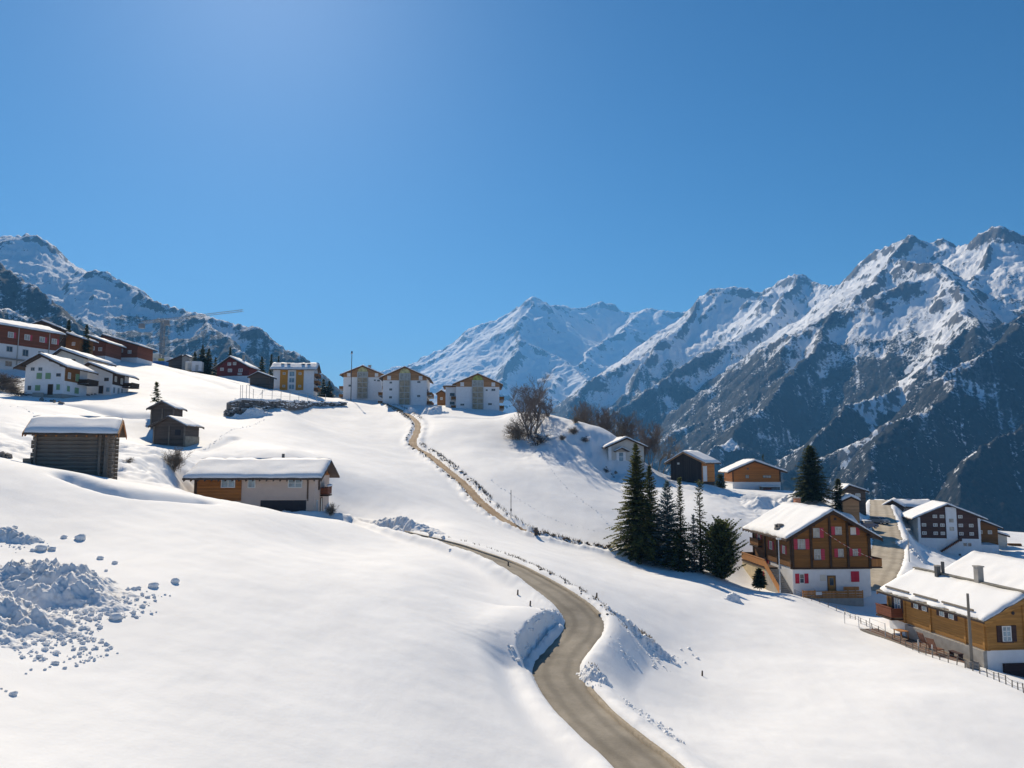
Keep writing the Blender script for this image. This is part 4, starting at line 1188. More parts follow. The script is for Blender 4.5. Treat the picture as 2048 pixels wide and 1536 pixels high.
# ------------------------------------------------------------------ white houses on the upper left
def white_house_a():
    p = at(39, 797, 140)
    h = House("white_house", "white two-storey house with green shutters and brown balcony above the barn", "house", p, R(1), 7.2, 8.0,
              [("plinth", 0, 0.9, CONC, 0.02), ("plaster_wall", 0.9, 6.2, P_WHITE, 0.0)], 'y', eave=6.22, rise=1.85, peak=0.45, ov_e=1.35, ov_g=1.5, snow=0.35, fascia=W_DARK)
    for u in (1.35, 2.75): h.window('front', u, 5.55, 0.75, 0.7, FRAME_G, GL_DARK, 1)
    for u in (2.65, 4.3): h.window('front', u, 4.25, 0.9, 1.1, FRAME_W, GL_DARK, 1, shut="c", sm=SHUT_GREEN)
    h.window('front', 6.2, 4.45, 0.8, 0.6, FRAME_B, GL_DARK)
    h.window('front', 0.95, 2.0, 0.6, 0.8, FRAME_B, GL_DARK); h.window('front', 2.5, 2.0, 0.9, 1.0, shut="c", sm=SHUT_GREEN)
    h.window('front', 6.3, 2.15, 0.6, 1.0, shut="c", sm=SHUT_GREEN)
    h.door('front', 4.85, 0.7, 0.75, 1.9, W_DARK)
    MB(h.fmap('front')).box(2.4, 4.4, 1.2, 1.4, -0.8, 1.0).build("entry_wall", CONC, h.root)
    MB(h.fmap('right')).box(0.3, 5.2, 0.004, 0.07, 3.4, 6.18).build("timber_wall", W_CHALET, h.root)
    h.layers[-1] = h.layers[-1][:4] + (0.075,)
    h.window('right', 1.6, 4.5, 0.9, 1.2, FRAME_W, GL_PALE); h.window('right', 4.3, 4.4, 1.1, 1.4, shut="c", sm=SHUT_GREEN)
    h.layers[-1] = h.layers[-1][:4] + (0.0,)
    h.balcony('right', 4.6, 8.6, 3.3, 2.0, 0.9, W_DARK, snow=0.12)
    h.window('right', 1.6, 2.0, 0.8, 1.0, shut="c", sm=SHUT_GREEN); h.window('right', 4.4, 1.9, 1.3, 1.1, shut="c", sm=SHUT_GREEN)
    h.purlins(W_DARK, (0.0, 0.45, 0.72, 1.0))
white_house_a()
def white_house_b():
    p = at(145, 788, 152)
    h = House("white_house", "pale house half hidden behind the green-shuttered white house, dark timber corner balcony", "house", p, R(1), 7.0, 7.0,
              [("plaster_wall", 0, 4.4, P_WHITE, 0.0)], 'y', eave=4.42, rise=1.7, peak=0.38, ov_e=1.5, ov_g=1.3, snow=0.33, fascia=W_DARK)
    h.window('front', 5.9, 3.0, 0.9, 0.7, FRAME_B, GL_DARK); h.door('front', 4.9, 0.1, 0.7, 1.5, DARKVOID); h.window('front', 6.3, 0.9, 0.7, 0.9, FRAME_G, GL_BLUE)
    MB(h.fmap('right')).box(0.2, 5.0, 0.004, 0.07, 2.0, 4.38).build("timber_wall", W_DARK, h.root)
    h.layers[-1] = h.layers[-1][:4] + (0.075,)
    h.window('right', 1.3, 3.2, 0.8, 1.1, FRAME_W, GL_PALE); h.window('right', 3.8, 3.0, 0.9, 1.2, FRAME_W, GL_PALE)
    h.layers[-1] = h.layers[-1][:4] + (0.0,)
    h.balcony('right', 4.2, 7.6, 1.9, 2.0, 0.9, W_DARK)
    for u in (1.0, 2.8, 4.2): h.window('right', u, 0.9, 0.7, 1.2, FRAME_G, GL_BLUE)
white_house_b()
p = at(92, 738, 168)
h = House("low_house", "low house with thick snow roof between the white houses and the red-brown row", "house", p, R(2), 7.0, 11.0, [("plaster_wall", 0, 2.6, P_CREAM, 0.0)], 'y', eave=2.62, rise=1.7, peak=0.3, ov_e=1.4, ov_g=1.0, snow=0.5, fascia=W_DARK)
h.window('right', 3.0, 1.6, 1.0, 0.8); h.window('right', 7.0, 1.6, 1.0, 0.8); h.door('front', 4.5, 0.1)
def red_row():
    h = House("chalet_row", "long red-brown chalet row over white lower storeys cut by the frame", "building", (-122.4, 155.4, 20.6), R(66), 28.4, 10.0,
              [("plaster_wall", 0, 6.1, P_WHITE, 0.0), ("timber_wall", 6.1, 10.3, W_RED, 0.12)], 'x', eave=10.32, rise=1.6, ov_e=1.3, ov_g=1.0, snow=0.5, fascia=W_DARK, found=4)
    for u in (3.5, 8, 12.5, 16.8, 20.6, 24.2, 27.2):
        h.window('front', u, 8.3, 1.3, 1.3, FRAME_W, GL_PALE, 1, shut="r", sm=SHUT_PINK, sw=0.5)
    for u, z, w, q in ((16.8, 5.0, 1.4, 1.3), (20.5, 4.6, 1.4, 1.6), (24.2, 5.0, 1.4, 0.9), (27.6, 4.8, 1.2, 1.1), (12.0, 5.0, 1.4, 1.3), (16.8, 1.6, 1.5, 1.2), (20.0, 1.6, 1.5, 1.2)):
        h.window('front', u, z, w, q, FRAME_G, GL_DARK)
    for u in (18.6, 26.0): h.beam('front', u, 0, 10.2, 0.16, 0.2, FRAME_G, "downpipe")
    MB(h.fmap('front')).box(10.0, 22.0, 0.006, 1.6, 2.6, 2.8).build("balcony", CONC, h.root)
red_row()
def far_house(name, label, px, pyb, D, w, d, eave, rise, peak, yaw, mat, cat="chalet", base=0.0, snow=0.4, wins=(), rside=(), ov=1.0, basemat=None, axis='y', gm=None):
    p = at(px, pyb, D)
    lay = ([("plaster_wall", 0, base, basemat or P_WHITE, 0.0)] if base else []) + [("timber_wall", base, eave, mat, 0.06 if base else 0.0)]
    h = House(name, label, cat, p, yaw, w, d, lay, axis, eave=eave + .02, rise=rise, peak=peak, ov_e=ov, ov_g=ov, snow=snow, fascia=W_DARK, found=4, gable_mat=gm)
    for u, z, ww, hh in wins: h.window('front', u, z, ww, hh, FRAME_W, GL_PALE)
    for u, z, ww, hh in rside: h.window('right', u, z, ww, hh, FRAME_W, GL_PALE)
    return h
far_house("chalet", "dark gabled chalet whose snowy roof peeks over the red-brown row", 36, 690, 205, 8.0, 9.0, 5.0, 1.6, 0.5, R(10), W_DARK, wins=((2.5, 3.2, 1, 1), (5.5, 3.2, 1, 1)))
far_house("annex", "small timber annex joined below the end of the red-brown row", 117, 705, 188, 3.6, 6.0, 3.6, 1.0, 0.15, R(0), W_CHALET, wins=((2.0, 2.2, 0.8, 0.9),))
far_house("chalet", "red-brown chalet behind the dark firs at the upper left", 158, 722, 200, 5.4, 8.0, 5.0, 1.7, 0.12, R(0), W_RED, base=1.4, wins=((2.0, 3.4, 1, 1), (4.0, 3.2, 1, 1)))
h = far_house("chalet", "wide brick-brown chalet with long sloping snow roof nearest the crane", 184, 722, 212, 11.2, 9.0, 4.4, 2.9, 0.12, R(0), W_RED, base=1.0, wins=((2.0, 5.0, 1, 1), (4.2, 3.2, 1, 1), (6.6, 3.0, 1, 1), (9.0, 2.6, 1, 1)))
# ------------------------------------------------------------------ maroon chalet, dark barn and the orange-panelled block on the skyline
h = far_house("chalet", "maroon gabled chalet with rows of pale windows on the skyline", 427, 758, 230, 10.2, 5.5, 3.6, 3.0, 0.42, R(-6), W_MAROON, base=0.9, snow=0.35, ov=1.0,
              wins=((1.6, 3.0, 1.1, .9), (3.9, 4.6, 1.1, .9), (5.6, 4.7, 1.0, .9), (4.2, 2.6, 1.3, 1), (7.6, 2.6, 1.3, 1), (7.4, 1.5, 1.3, .6)))
h.chimney(6.0, 5.0, 6.0, 8.0, 0.6, CONC)
far_house("hay_barn", "low dark barn left of the orange-panelled apartment block", 494, 776, 214, 5.7, 3.6, 3.2, 1.2, 0.42, R(-2), W_BLACK, cat="barn", snow=0.3, ov=0.6)
def orange_block():
    p = at(541, 784, 224)
    h = House("apartment_block", "small apartment block with orange panels, long snow-covered roof and skylights", "apartment block", p, R(4), 12.0, 6.0,
              [("plaster_wall", 0, 7.0, P_WHITE, 0.0)], 'x', eave=7.02, rise=1.7, ov_e=0.8, ov_g=1.0, snow=0.4, roof_mat=ROOFT)
    T = h.fmap('front')
    for a, b in ((2.0, 4.3), (6.7, 9.0)):
        MB(T).box(a, b, 0.004, 0.06, 0.6, 6.9).build("orange_panel", simple("ochre_panel", (0.52, 0.235, 0.03), 0.8, 0.12), h.root)
    for z in (1.6, 3.6, 5.5): h.window('front', 5.5, z, 1.6, 1.5, FRAME_W, GL_BLUE, 1)
    h.layers[-1] = h.layers[-1][:4] + (0.06,)
    for u in (3.2, 7.9):
        for z in (1.8, 5.6): h.window('front', u, z, 0.8, 0.7, FRAME_W, GL_PALE, 0)
    h.layers[-1] = h.layers[-1][:4] + (0.0,)
    for z in (0.3, 2.4, 4.5): h.balcony('right', 0.4, 5.6, z + .3, 1.2, 0.95, W_CHALET)
    for u in (1.8, 3.6, 7.9, 9.6):
        yy = 1.6; zz = h.zr0 + (yy + 0.8) * h.k1
        MB().box(u, u + 0.9, yy, yy + 0.8, zz - .05, zz + 0.75).build("skylight", DARKMETAL, h.roof)
orange_block()

# ------------------------------------------------------------------ three white apartment blocks with glazed stair towers
def block(label, px, pyb, D, w, eave, rise, yaw, wins, wing=False, arch=GL_YEL, tree=False):
    p = at(px, pyb, D)
    h = House("apartment_block", label, "apartment block", p, yaw, w, 13.0, [("plaster_wall", 0, eave - 0.1, P_WHITE, 0.0)], 'y', eave=eave, rise=rise, ov_e=1.1, ov_g=0.9, snow=0.35,
              fascia=W_CHALET, group="white apartment blocks on the crest", found=5)
    T = h.fmap('front'); c = w / 2; hw = 1.75
    k = h.k1
    g = [(-0.02, eave - 2.0), (w + .02, eave - 2.0), (w + .02, eave - 0.06), (c, eave + rise - 0.08), (-0.02, eave - 0.06)]
    z_w = eave - 0.9
    g = [(0.02, z_w), (w - .02, z_w), (w - .02, eave - 0.02), (c, eave + rise - 0.03), (0.02, eave - 0.02)]
    MB(T).prism(g, 'y', 0.004, 0.10).build("gable_boarding", W_GABLE, h.root)
    zt = eave + rise - 1.75
    MB(T).box(c - hw, c + hw, 0.11, 0.40, 0.0, zt).build("stair_tower", FRAME_G, h.root)
    n = 5; st = (zt - 0.3) / n
    for i in range(n):
        for s in (-1, 1):
            a = c + (s - 1) * 0.5 * (hw - 0.25) + (0.06 if s > 0 else -0.0)
            MB(T).box(a, a + hw - 0.31, 0.36, 0.44, 0.25 + i * st, 0.25 + (i + 1) * st - 0.22).build("window", GL_BEIGE if i < n - 1 else GL_PALE, h.root)
    pts = [(c + (hw - .2) * math.cos(a), zt + 0.03 + (hw - .25) * math.sin(a)) for a in np.linspace(0, math.pi, 13)]
    MB(T).prism(pts, 'y', 0.112, 0.36).build("arched_window", arch, h.root)
    for s in (-1, 1):
        MB(T).box(c + s * (w * .36) - .55, c + s * (w * .36) + .55, 0.105, 0.2, eave - 0.75, eave + 0.45).build("dormer_panel", P_WHITE, h.root)
    for u, z, ww, hh in wins: h.window('front', u, z, ww, hh, FRAME_G, GL_DARK)
    nf = int((eave - 0.6) / 2.7)
    for i in range(nf):
        for f in ('right', 'left'):
            h.balcony(f, 0.8, 11.5, 0.5 + i * 2.7, 1.5, 1.0, W_CHALET, CONC)
            h.window(f, 3.0, 1.6 + i * 2.7, 1.6, 1.8, FRAME_B, GL_DARK); h.window(f, 8.0, 1.6 + i * 2.7, 1.6, 1.8, FRAME_B, GL_DARK)
    if wing:
        W2 = MB().box(-3.2, -0.004, 2.2, 10.0, -4, eave - 0.8).build("side_wing", P_WHITE, h.root)
        MB().box(-4.0, 0.2, 1.6, 10.6, eave - 0.79, eave - 0.5).build("wing_roof", W_CHALET, h.root)
        snow_slab((-3.9, 1.7, eave - .49), (0.1, 1.7, eave - .49), (0.1, 10.5, eave - .49), (-3.9, 10.5, eave - .49), 0.45, 12, 12, 0.1).build("wing_snow", M_SNOWROOF, h.root, True)
        for z in (1.8, 4.4):
            MB().box(-1.9, -0.5, 2.12, 2.196, z, z + 0.9).build("window", GL_DARK, h.root)
    return h
h = block("white apartment block with glazed stair tower, left of three, beside the tall mast", 683, 797, 243, 12.5, 7.9, 2.6, R(2), ((2.2, 4.2, 1.0, 0.7), (10.2, 6.0, 0.6, 0.5), (11.4, 5.9, 0.9, 0.6)))
h.chimney(7.5, 6.0, 9.5, 11.6, 0.9, CONC)
block("white apartment block with glazed stair tower in the middle of the three", 763, 811, 227, 13.3, 8.6, 3.0, R(2), ((2.4, 7.0, 0.8, 0.6), (2.4, 4.9, 0.9, 0.7), (2.4, 2.5, 0.9, 0.7), (10.9, 7.2, 1.0, 0.6), (10.9, 2.9, 1.0, 0.7)))
block("white apartment block with side wing and green-topped tower, right of three", 911, 820, 224, 13.0, 7.9, 2.8, R(3), ((1.9, 1.6, 1.2, 0.6), (9.2, 6.0, 0.6, 0.5), (11.2, 6.1, 1.2, 0.7), (10.2, 1.8, 1.2, 0.7)), wing=True, arch=glass("green_glass", (0.34, 0.36, 0.06), 0.2))
far_house("chalet", "small red-brown chalet in the gap between the apartment blocks", 873, 812, 262, 3.0, 6.0, 4.4, 0.9, 0.5, R(0), W_CHALET, wins=((1.5, 2.6, 0.8, 0.9),), ov=0.5)

# ------------------------------------------------------------------ chapel-like white house, dark barn, orange chalet on the right spur
def chapel():
    p = at(1217, 940, 168)
    h = House("grey_house", "grey rendered house with small gabled porch below the bare trees", "house", p, R(8), 8.2, 9.0, [("plaster_wall", 0, 5.2, P_GREY, 0.0)], 'y', eave=5.22, rise=1.75, ov_e=1.0, ov_g=0.7, snow=0.35, fascia=W_DARK)
    T = h.fmap('front')
    MB(T).box(0.0, 0.7, 0.004, 0.05, 0, 5.2).build("white_corner", P_WHITE, h.root)
    MB(T).box(1.8, 3.9, 0.006, 0.25, 0, 4.0).build("porch", P_WHITE, h.root)
    MB(T).prism([(1.2, 4.0), (2.85, 4.75), (4.5, 4.0), (4.5, 4.22), (2.85, 4.98), (1.2, 4.22)], 'y', 0.006, 1.3).build("porch_roof", ROOFT, h.root)
    a = h.fmap('front')
    snow_slab((1.25, -1.25, 4.24), (1.25, -0.05, 4.24), (2.85, -0.05, 5.0), (2.85, -1.25, 5.0), 0.22, 6, 6, 0.05).build("porch_snow", M_SNOWROOF, h.root, True)
    snow_slab((4.45, -1.25, 4.24), (4.45, -0.05, 4.24), (2.85, -0.05, 5.0), (2.85, -1.25, 5.0), 0.22, 6, 6, 0.05).build("porch_snow", M_SNOWROOF, h.root, True)
    for z in (1.2, 2.4, 3.4): MB(T).box(2.4, 3.3, 0.252, 0.3, z - .45, z + .45).build("window", GL_BLUE, h.root)
    h.window('front', 6.2, 2.8, 1.0, 1.3, FRAME_G, GL_DARK); h.window('left', 3.0, 3.2, 1.0, 1.2, FRAME_G, GL_DARK); h.window('left', 6.0, 3.2, 1.0, 1.2, FRAME_G, GL_DARK)
chapel()
def spur_barn():
    p = at(1341, 963, 165)
    h = House("timber_barn", "blackened barn with orange new-timber side and white door on the spur", "barn", p, R(-38), 7.2, 6.6, [("board_wall", 0, 4.4, W_BLACKV, 0.0)], 'y', eave=4.42, rise=1.8, peak=0.46, ov_e=1.3, ov_g=0.7, snow=0.38, fascia=W_GABLE, found=3)
    MB(h.fmap('front')).box(1.6, 2.1, 0.004, 0.05, 3.7, 4.1).build("hatch", P_CREAM, h.root)
    MB(h.fmap('right')).box(0.0, 6.6, 0.004, 0.05, 0.0, 4.38).build("new_timber_side", W_BARNORANGE, h.root)
    h.layers[-1] = h.layers[-1][:4] + (0.05,)
    h.door('right', 1.4, 0.1, 1.8, 3.2, P_WHITE, FRAME_W)
    return h
spur_barn()
def spur_chalet():
    p = at(1464, 978, 184)
    h = House("timber_chalet", "orange-brown gabled chalet on white base at the end of the spur", "chalet", p, R(-4), 11.4, 9.0, [("plaster_wall", 0, 1.7, P_WHITE, 0.0), ("timber_wall", 1.7, 4.4, W_ORANGE, 0.08)], 'y', eave=4.42, rise=2.2, peak=0.45, ov_e=1.4, ov_g=1.2, snow=0.45, fascia=W_DARK)
    h.window('front', 3.5, 3.0, 0.9, 0.9, FRAME_B, GL_PALE); h.window('front', 8.2, 3.0, 2.0, 0.7, FRAME_B, GL_PALE, 2); h.window('front', 3.7, 4.9, 0.5, 0.5, FRAME_B, GL_DARK)
    MB(h.fmap('front')).box(6.4, 10.6, 0.01, 2.2, -1.6, 0.6).build("garage_annex", STONE, h.root)
    MB(h.fmap('front')).box(6.7, 8.6, 2.204, 2.25, -1.5, 0.4).build("garage_door", W_RED, h.root)
    snow_slab((6.3, -2.3, 0.61), (10.7, -2.3, 0.61), (10.7, -0.05, 0.61), (6.3, -0.05, 0.61), 0.3, 14, 6, 0.1).build("ledge_snow", M_SNOWROOF, h.root, True)
    h.beam('front', 0.1, 1.7, 4.4); h.beam('front', 11.3, 1.7, 4.4)
spur_chalet()

# ------------------------------------------------------------------ brown hotel and the hamlet by the village road
def hotel():
    p = at(1829, 1076, 188)
    h = House("hotel", "tall dark brown panelled building with white centre strip and white basement storeys", "building", (p[0], p[1], zof(1112, 188)), R(-12), 13.9, 10.0,
              [("plaster_wall", 0, 4.4, P_WHITE, 0.0), ("clad_wall", 4.4, 9.5, W_HOTEL, 0.0)], 'y', eave=9.52, rise=3.0, peak=0.48, ov_e=1.6, ov_g=1.0, snow=0.4, found=4)
    T = h.fmap('front')
    MB(T).box(6.3, 8.7, 0.004, 0.22, 4.0, 12.0).build("white_strip", P_WHITE, h.root)
    for z in (5.6, 7.6, 9.7):
        for u in (1.35, 3.9, 5.5, 9.6, 11.9):
            if z > 9 and u in (1.35, 11.9): continue
            h.window('front', u, z, 0.95, 0.75, FRAME_W, GL_PALE, 1)
    for z in (6.3, 8.3):
        MB(T).box(7.0, 8.0, 0.222, 0.26, z, z + 0.9).build("window", GL_PALE, h.root)
    MB(T).box(-0.02, 0.55, 0.004, 0.05, 4.4, 9.4).build("edge_strip", P_WHITE, h.root); MB(T).box(13.4, 13.92, 0.004, 0.05, 4.4, 9.4).build("edge_strip", P_WHITE, h.root)
    MB(h.fmap('left')).box(0, 10, 0.004, 0.04, 0, 9.4).build("side_render", P_CREAM, h.root)
    st = MB(T)
    for k in range(12): st.box(4.6 + k * 0.36, 4.6 + (k + 1) * 0.36, 0.1, 1.2, 1.2 + k * 0.24, 1.5 + k * 0.24)
    st.build("outside_stair", W_RED, h.root)
    MB(T).box(8.8, 9.3, 0.1, 1.2, 3.9, 5.0).build("stair_head", W_HOTEL, h.root)
    for u in (10.3, 11.3): h.window('front', u, 3.0, 0.9, 0.9, FRAME_W, GL_DARK, 0)
    h.window('front', 9.0, 0.5, 0.6, 0.6, FRAME_G, GL_DARK, 0); h.window('front', 12.0, 0.7, 0.6, 0.6, FRAME_G, GL_DARK, 0)
    MB().box(13.93, 18.2, 1.4, 8.6, -3, 2.9).build("basement_wing", P_WHITE, h.root)
hotel()
far_house("chalet", "timber annex with snowy lean-to at the far side of the tall brown building", 1938, 1076, 192, 5.6, 6.0, 2.7, 1.6, 0.3, R(-10), W_CHALET, snow=0.35, wins=((1.6, 1.5, 0.9, 0.9), (3.8, 1.5, 0.9, 0.9)))
far_house("shed", "low white shed with thick snow roof at the right end of the hamlet", 1966, 1086, 198, 4.6, 4.5, 1.8, 0.7, 0.5, R(-8), P_CREAM, cat="shed", snow=0.5, ov=0.5)
far_house("chalet", "dark gabled house at the head of the village road", 1762, 1027, 205, 4.6, 7.0, 2.0, 1.4, 0.5, R(-30), W_BLACK, snow=0.45, ov=0.7, wins=((2.2, 1.1, 0.9, 0.7),))
far_house("house", "low house with flat-looking long snow roof behind the village road", 1796, 1028, 208, 8.2, 6.0, 2.0, 1.2, 0.5, R(-6), P_GREY, cat="house", snow=0.5, ov=0.8, axis='x')
far_house("chalet", "dark upper chalet with pale windows behind the brown shed", 1682, 1006, 168, 4.8, 6.0, 2.6, 1.1, 0.3, R(-10), W_BLACK, snow=0.3, ov=0.6, wins=((1.2, 1.7, 1.0, 0.8), (3.2, 1.7, 1.0, 0.8)))
far_house("shed", "small brown shed with a rounded cap of snow behind the big chalet", 1682, 1023, 148, 3.0, 3.0, 2.0, 0.7, 0.5, R(-8), W_GABLE, cat="shed", snow=0.5, ov=0.3)
# ------------------------------------------------------------------ conifers
def leaf_mat(name, c1, c2, rough=0.6):
    m, n, l, b = new_mat(name)
    g = n.new("ShaderNodeNewGeometry")
    f = noise(n, l, coords(n, l), 0.9, 3, 0.6)
    f = math_n(n, l, 'ADD', math_n(n, l, 'MULTIPLY', g.outputs["Random Per Island"], 0.55), math_n(n, l, 'MULTIPLY', f, 0.45))
    c = ramp(n, l, f, [(0.25, c1), (0.75, c2)])
    l.new(c, b.inputs["Base Color"])
    b.inputs["Roughness"].default_value = rough
    b.inputs["Specular IOR Level"].default_value = 0.2
    tl = n.new("ShaderNodeBsdfTranslucent"); l.new(c, tl.inputs[0])
    mx = n.new("ShaderNodeMixShader"); mx.inputs[0].default_value = 0.45
    l.new(b.outputs[0], mx.inputs[1]); l.new(tl.outputs[0], mx.inputs[2]); l.new(mx.outputs[0], n["Material Output"].inputs[0])
    return m
N_GREEN = leaf_mat("spruce_needles", (0.055, 0.070, 0.016), (0.20, 0.20, 0.05))
N_DARK = leaf_mat("dark_needles", (0.030, 0.044, 0.016), (0.095, 0.112, 0.036))
N_BLUE = leaf_mat("blue_spruce_needles", (0.06, 0.10, 0.105), (0.18, 0.26, 0.27))
N_PINE = leaf_mat("pine_needles", (0.042, 0.060, 0.018), (0.14, 0.155, 0.045))
BARK = simple("bark", (0.075, 0.055, 0.042), 0.9, 0.4, 3.0, 0.02, stretch=(4, 4, 0.7))
BARK_RED = simple("reddish_bark", (0.19, 0.15, 0.125), 0.9, 0.35, 3.0, 0.01, stretch=(4, 4, 0.7))
BARK_GREY = simple("grey_brown_bark", (0.22, 0.175, 0.13), 0.9, 0.35, 3.0, 0.01)

def conifer_mesh(H, prof, seed, step=0.34, nbr=9, droop=0.28, rise=0.10, sp=0.26, tw=0.5, wid=0.15, ragged=0.25, bottom=0.03):
    rs = np.random.RandomState(seed)
    V, F = [], []
    def quad(p, d, up, L, w):
        k = len(V)
        s = np.cross(d, up); s /= np.linalg.norm(s) + 1e-9
        V.extend((p, p + d * L * .45 + s * w, p + d * L, p + d * L * .45 - s * w)); F.append((k, k + 1, k + 2, k + 3))
    z = H * bottom
    while z < H * 0.985:
        t = z / H
        Rm = prof(t)
        n = max(4, int(nbr * (0.55 + 0.45 * min(1, Rm / 2.0))))
        for i in range(n):
            a = 2 * math.pi * (i + rs.rand() * .9) / n + z * 2.4
            L = max(0.12, Rm * (1 - ragged + 1.3 * ragged * rs.rand()))
            q_ = rs.rand(); L *= 1.25 if q_ < .12 else (0.55 if q_ > .80 else 1.0)
            ca, sa = math.cos(a), math.sin(a)
            dr = droop * (0.7 + 0.6 * rs.rand()) * (1.15 - t); ri = rise + 0.55 * t * t + 0.1 * rs.rand()
            zz = z + rs.uniform(-.5, .5) * step
            ns = max(2, int(L / sp))
            for j in range(1, ns + 1):
                s = (j - 0.2) / ns
                r_ = L * s
                p = np.array((ca * r_, sa * r_, zz + L * (ri * s - dr * s * s)))
                sl = ri - 2 * dr * s
                fw = np.array((ca, sa, sl)); fw /= np.linalg.norm(fw)
                lat = np.array((-sa, ca, 0))
                tl = min(tw, 0.16 + 0.55 * (1 - s) * L) * (0.75 + 0.5 * rs.rand())
                for sd in (-1, 1):
                    d = fw * (0.62 + .2 * rs.rand()) + lat * sd * 0.8 + np.array((0, 0, -0.20 + 0.25 * rs.rand()))
                    d /= np.linalg.norm(d)
                    quad(p, d, np.array((0.3 * rs.randn(), 0.3 * rs.randn(), 1.0)), tl, wid * (0.8 + .5 * rs.rand()))
                quad(p, np.array((fw[0] * .45, fw[1] * .45, -0.75)), lat if rs.rand() < .5 else fw, tl * 0.55, wid * .8)
            quad(p, fw, np.array((0, 0, 1.0)), 0.3, wid * .7)
        z += step * (0.55 + 0.45 * min(1.0, Rm / 1.5)) * (0.85 + .3 * rs.rand())
    for k in range(6):
        quad(np.array((0, 0, H - 0.35 - .1 * k)), np.array((0.2 * rs.randn(), 0.2 * rs.randn(), 1.0)), np.array((math.cos(k), math.sin(k), 0)), 0.45, 0.06)
    me = bpy.data.meshes.new("crown"); me.from_pydata([tuple(v) for v in V], [], F)
    return me

def conifer(name, label, base, H, prof, mat, seed, group=None, lean=(0, 0), mesh=None, **k):
    t = empty(name, base, seed * 1.3, label, "tree", group)
    tr = MB(); r0 = 0.018 * H
    tr.tube((0, 0, -0.8), (0, 0, H * .5), r0, r0 * .6, 8).tube((0, 0, H * .5), (0, 0, H * .97), r0 * .6, 0.02, 6)
    tr.build("trunk", BARK, t, True)
    me = mesh or conifer_mesh(H, prof, seed, **k)
    if not me.materials: me.materials.append(mat)
    link(bpy.data.objects.new("crown", me), t)
    return t

def cone(r, pw=0.9, low=0.10):
    return lambda t: r * (max(0, 1 - t) ** pw) * min(1.0, 0.72 + 0.28 * t / low)

def conifer_at(px, top, D, label, r_px, mat, seed, base_py=None, prof=None, name="spruce_tree", group=None, **k):
    x, y = xy(px, D)
    b = float(gz(x, y)) if base_py is None else zof(base_py, D)
    H = zof(top, D) - b
    r = r_px * D / FPX
    return conifer(name, label, (x, y, b), H, prof(r) if prof else cone(r), mat, seed, group, **k)

# the clump beside the big chalet
conifer_at(1272, 886, 105, "tallest spruce of the clump, broad and olive green, left of the chalet", 64, N_GREEN, 3, step=0.30, nbr=14, wid=0.18, sp=0.24, ragged=0.32, droop=0.34)
conifer_at(1298, 930, 108, "narrow dark spruce rising close behind the tallest spruce", 46, N_PINE, 7, step=0.30, nbr=12, wid=0.17, ragged=0.3)
conifer_at(1333, 962, 104, "blue-grey frosted spruce in the middle of the clump", 62, N_BLUE, 11, step=0.38, nbr=11, wid=0.17, ragged=0.35, droop=0.22, rise=0.16)
def spire(r): return lambda t: r * (0.27 * max(0, 1 - t) ** 0.5 + (1.0 if t < .38 else max(0, 1 - (t - .38) / .16)) * 0.62 * (1 - 0.35 * t))
conifer_at(1358, 954, 102.5, "thin-topped spruce right of the blue-grey one, bushy at its foot", 50, N_PINE, 15, prof=spire, step=0.34, nbr=9, ragged=0.3)
conifer_at(1397, 964, 101.5, "slender spire-like spruce standing behind the rounded pine", 33, N_DARK, 19, prof=lambda r: (lambda t: r * (0.22 + 0.78 * max(0, 1 - t) ** 1.6)), step=0.36, nbr=7, ragged=0.4)
conifer_at(1384, 1028, 100.5, "short thin spruce between the two spire-topped ones", 15, N_BLUE, 23, prof=lambda r: cone(r, 0.8), step=0.34, nbr=7, ragged=0.35)
def dome(r): return lambda t: r * min(1.0, (0.66 + 1.0 * t)) * max(0.04, (1 - t ** 2.2)) ** 0.62
conifer_at(1436, 1044, 99.5, "rounded bushy pine at the chalet end of the clump", 50, N_PINE, 27, prof=dome, name="pine_tree", step=0.30, nbr=14, sp=0.22, droop=-0.10, rise=0.35, tw=0.6, ragged=0.55, wid=0.17)
conifer_at(1352, 1075, 101.0, "low bushy spruce at the front foot of the clump", 26, N_PINE, 31, prof=dome, step=0.3, nbr=9, ragged=0.3)
conifer_at(1511, 1139, 96.5, "small clipped dark cypress beside the chalet stair", 15, N_DARK, 33, base_py=1171, prof=lambda r: cone(r, 0.55), name="cypress_bush", step=0.12, nbr=16, sp=0.10, tw=0.26, wid=0.10, ragged=0.12, bottom=-0.05)
# others on the right
conifer_at(1621, 892, 152, "broad dark spruce alone above the big chalet's roof", 40, N_DARK, 37, prof=lambda r: cone(r, 0.6), step=0.28, nbr=15, wid=0.2, ragged=0.2)
conifer_at(1674, 958, 150, "smaller dark spruce right of the broad lone one", 18, N_DARK, 39, prof=lambda r: cone(r, 0.6), step=0.28, nbr=12, wid=0.2)
conifer_at(1526, 908, 200, "tip of a spruce showing over the orange chalet's roof", 11, N_DARK, 41, step=0.5, nbr=7)
conifer_at(1440, 949, 168, "round dark bush between the spur barn and orange chalet", 13, N_DARK, 43, base_py=976, prof=dome, name="round_bush", step=0.2, nbr=12, ragged=0.15, sp=0.2, tw=0.3)
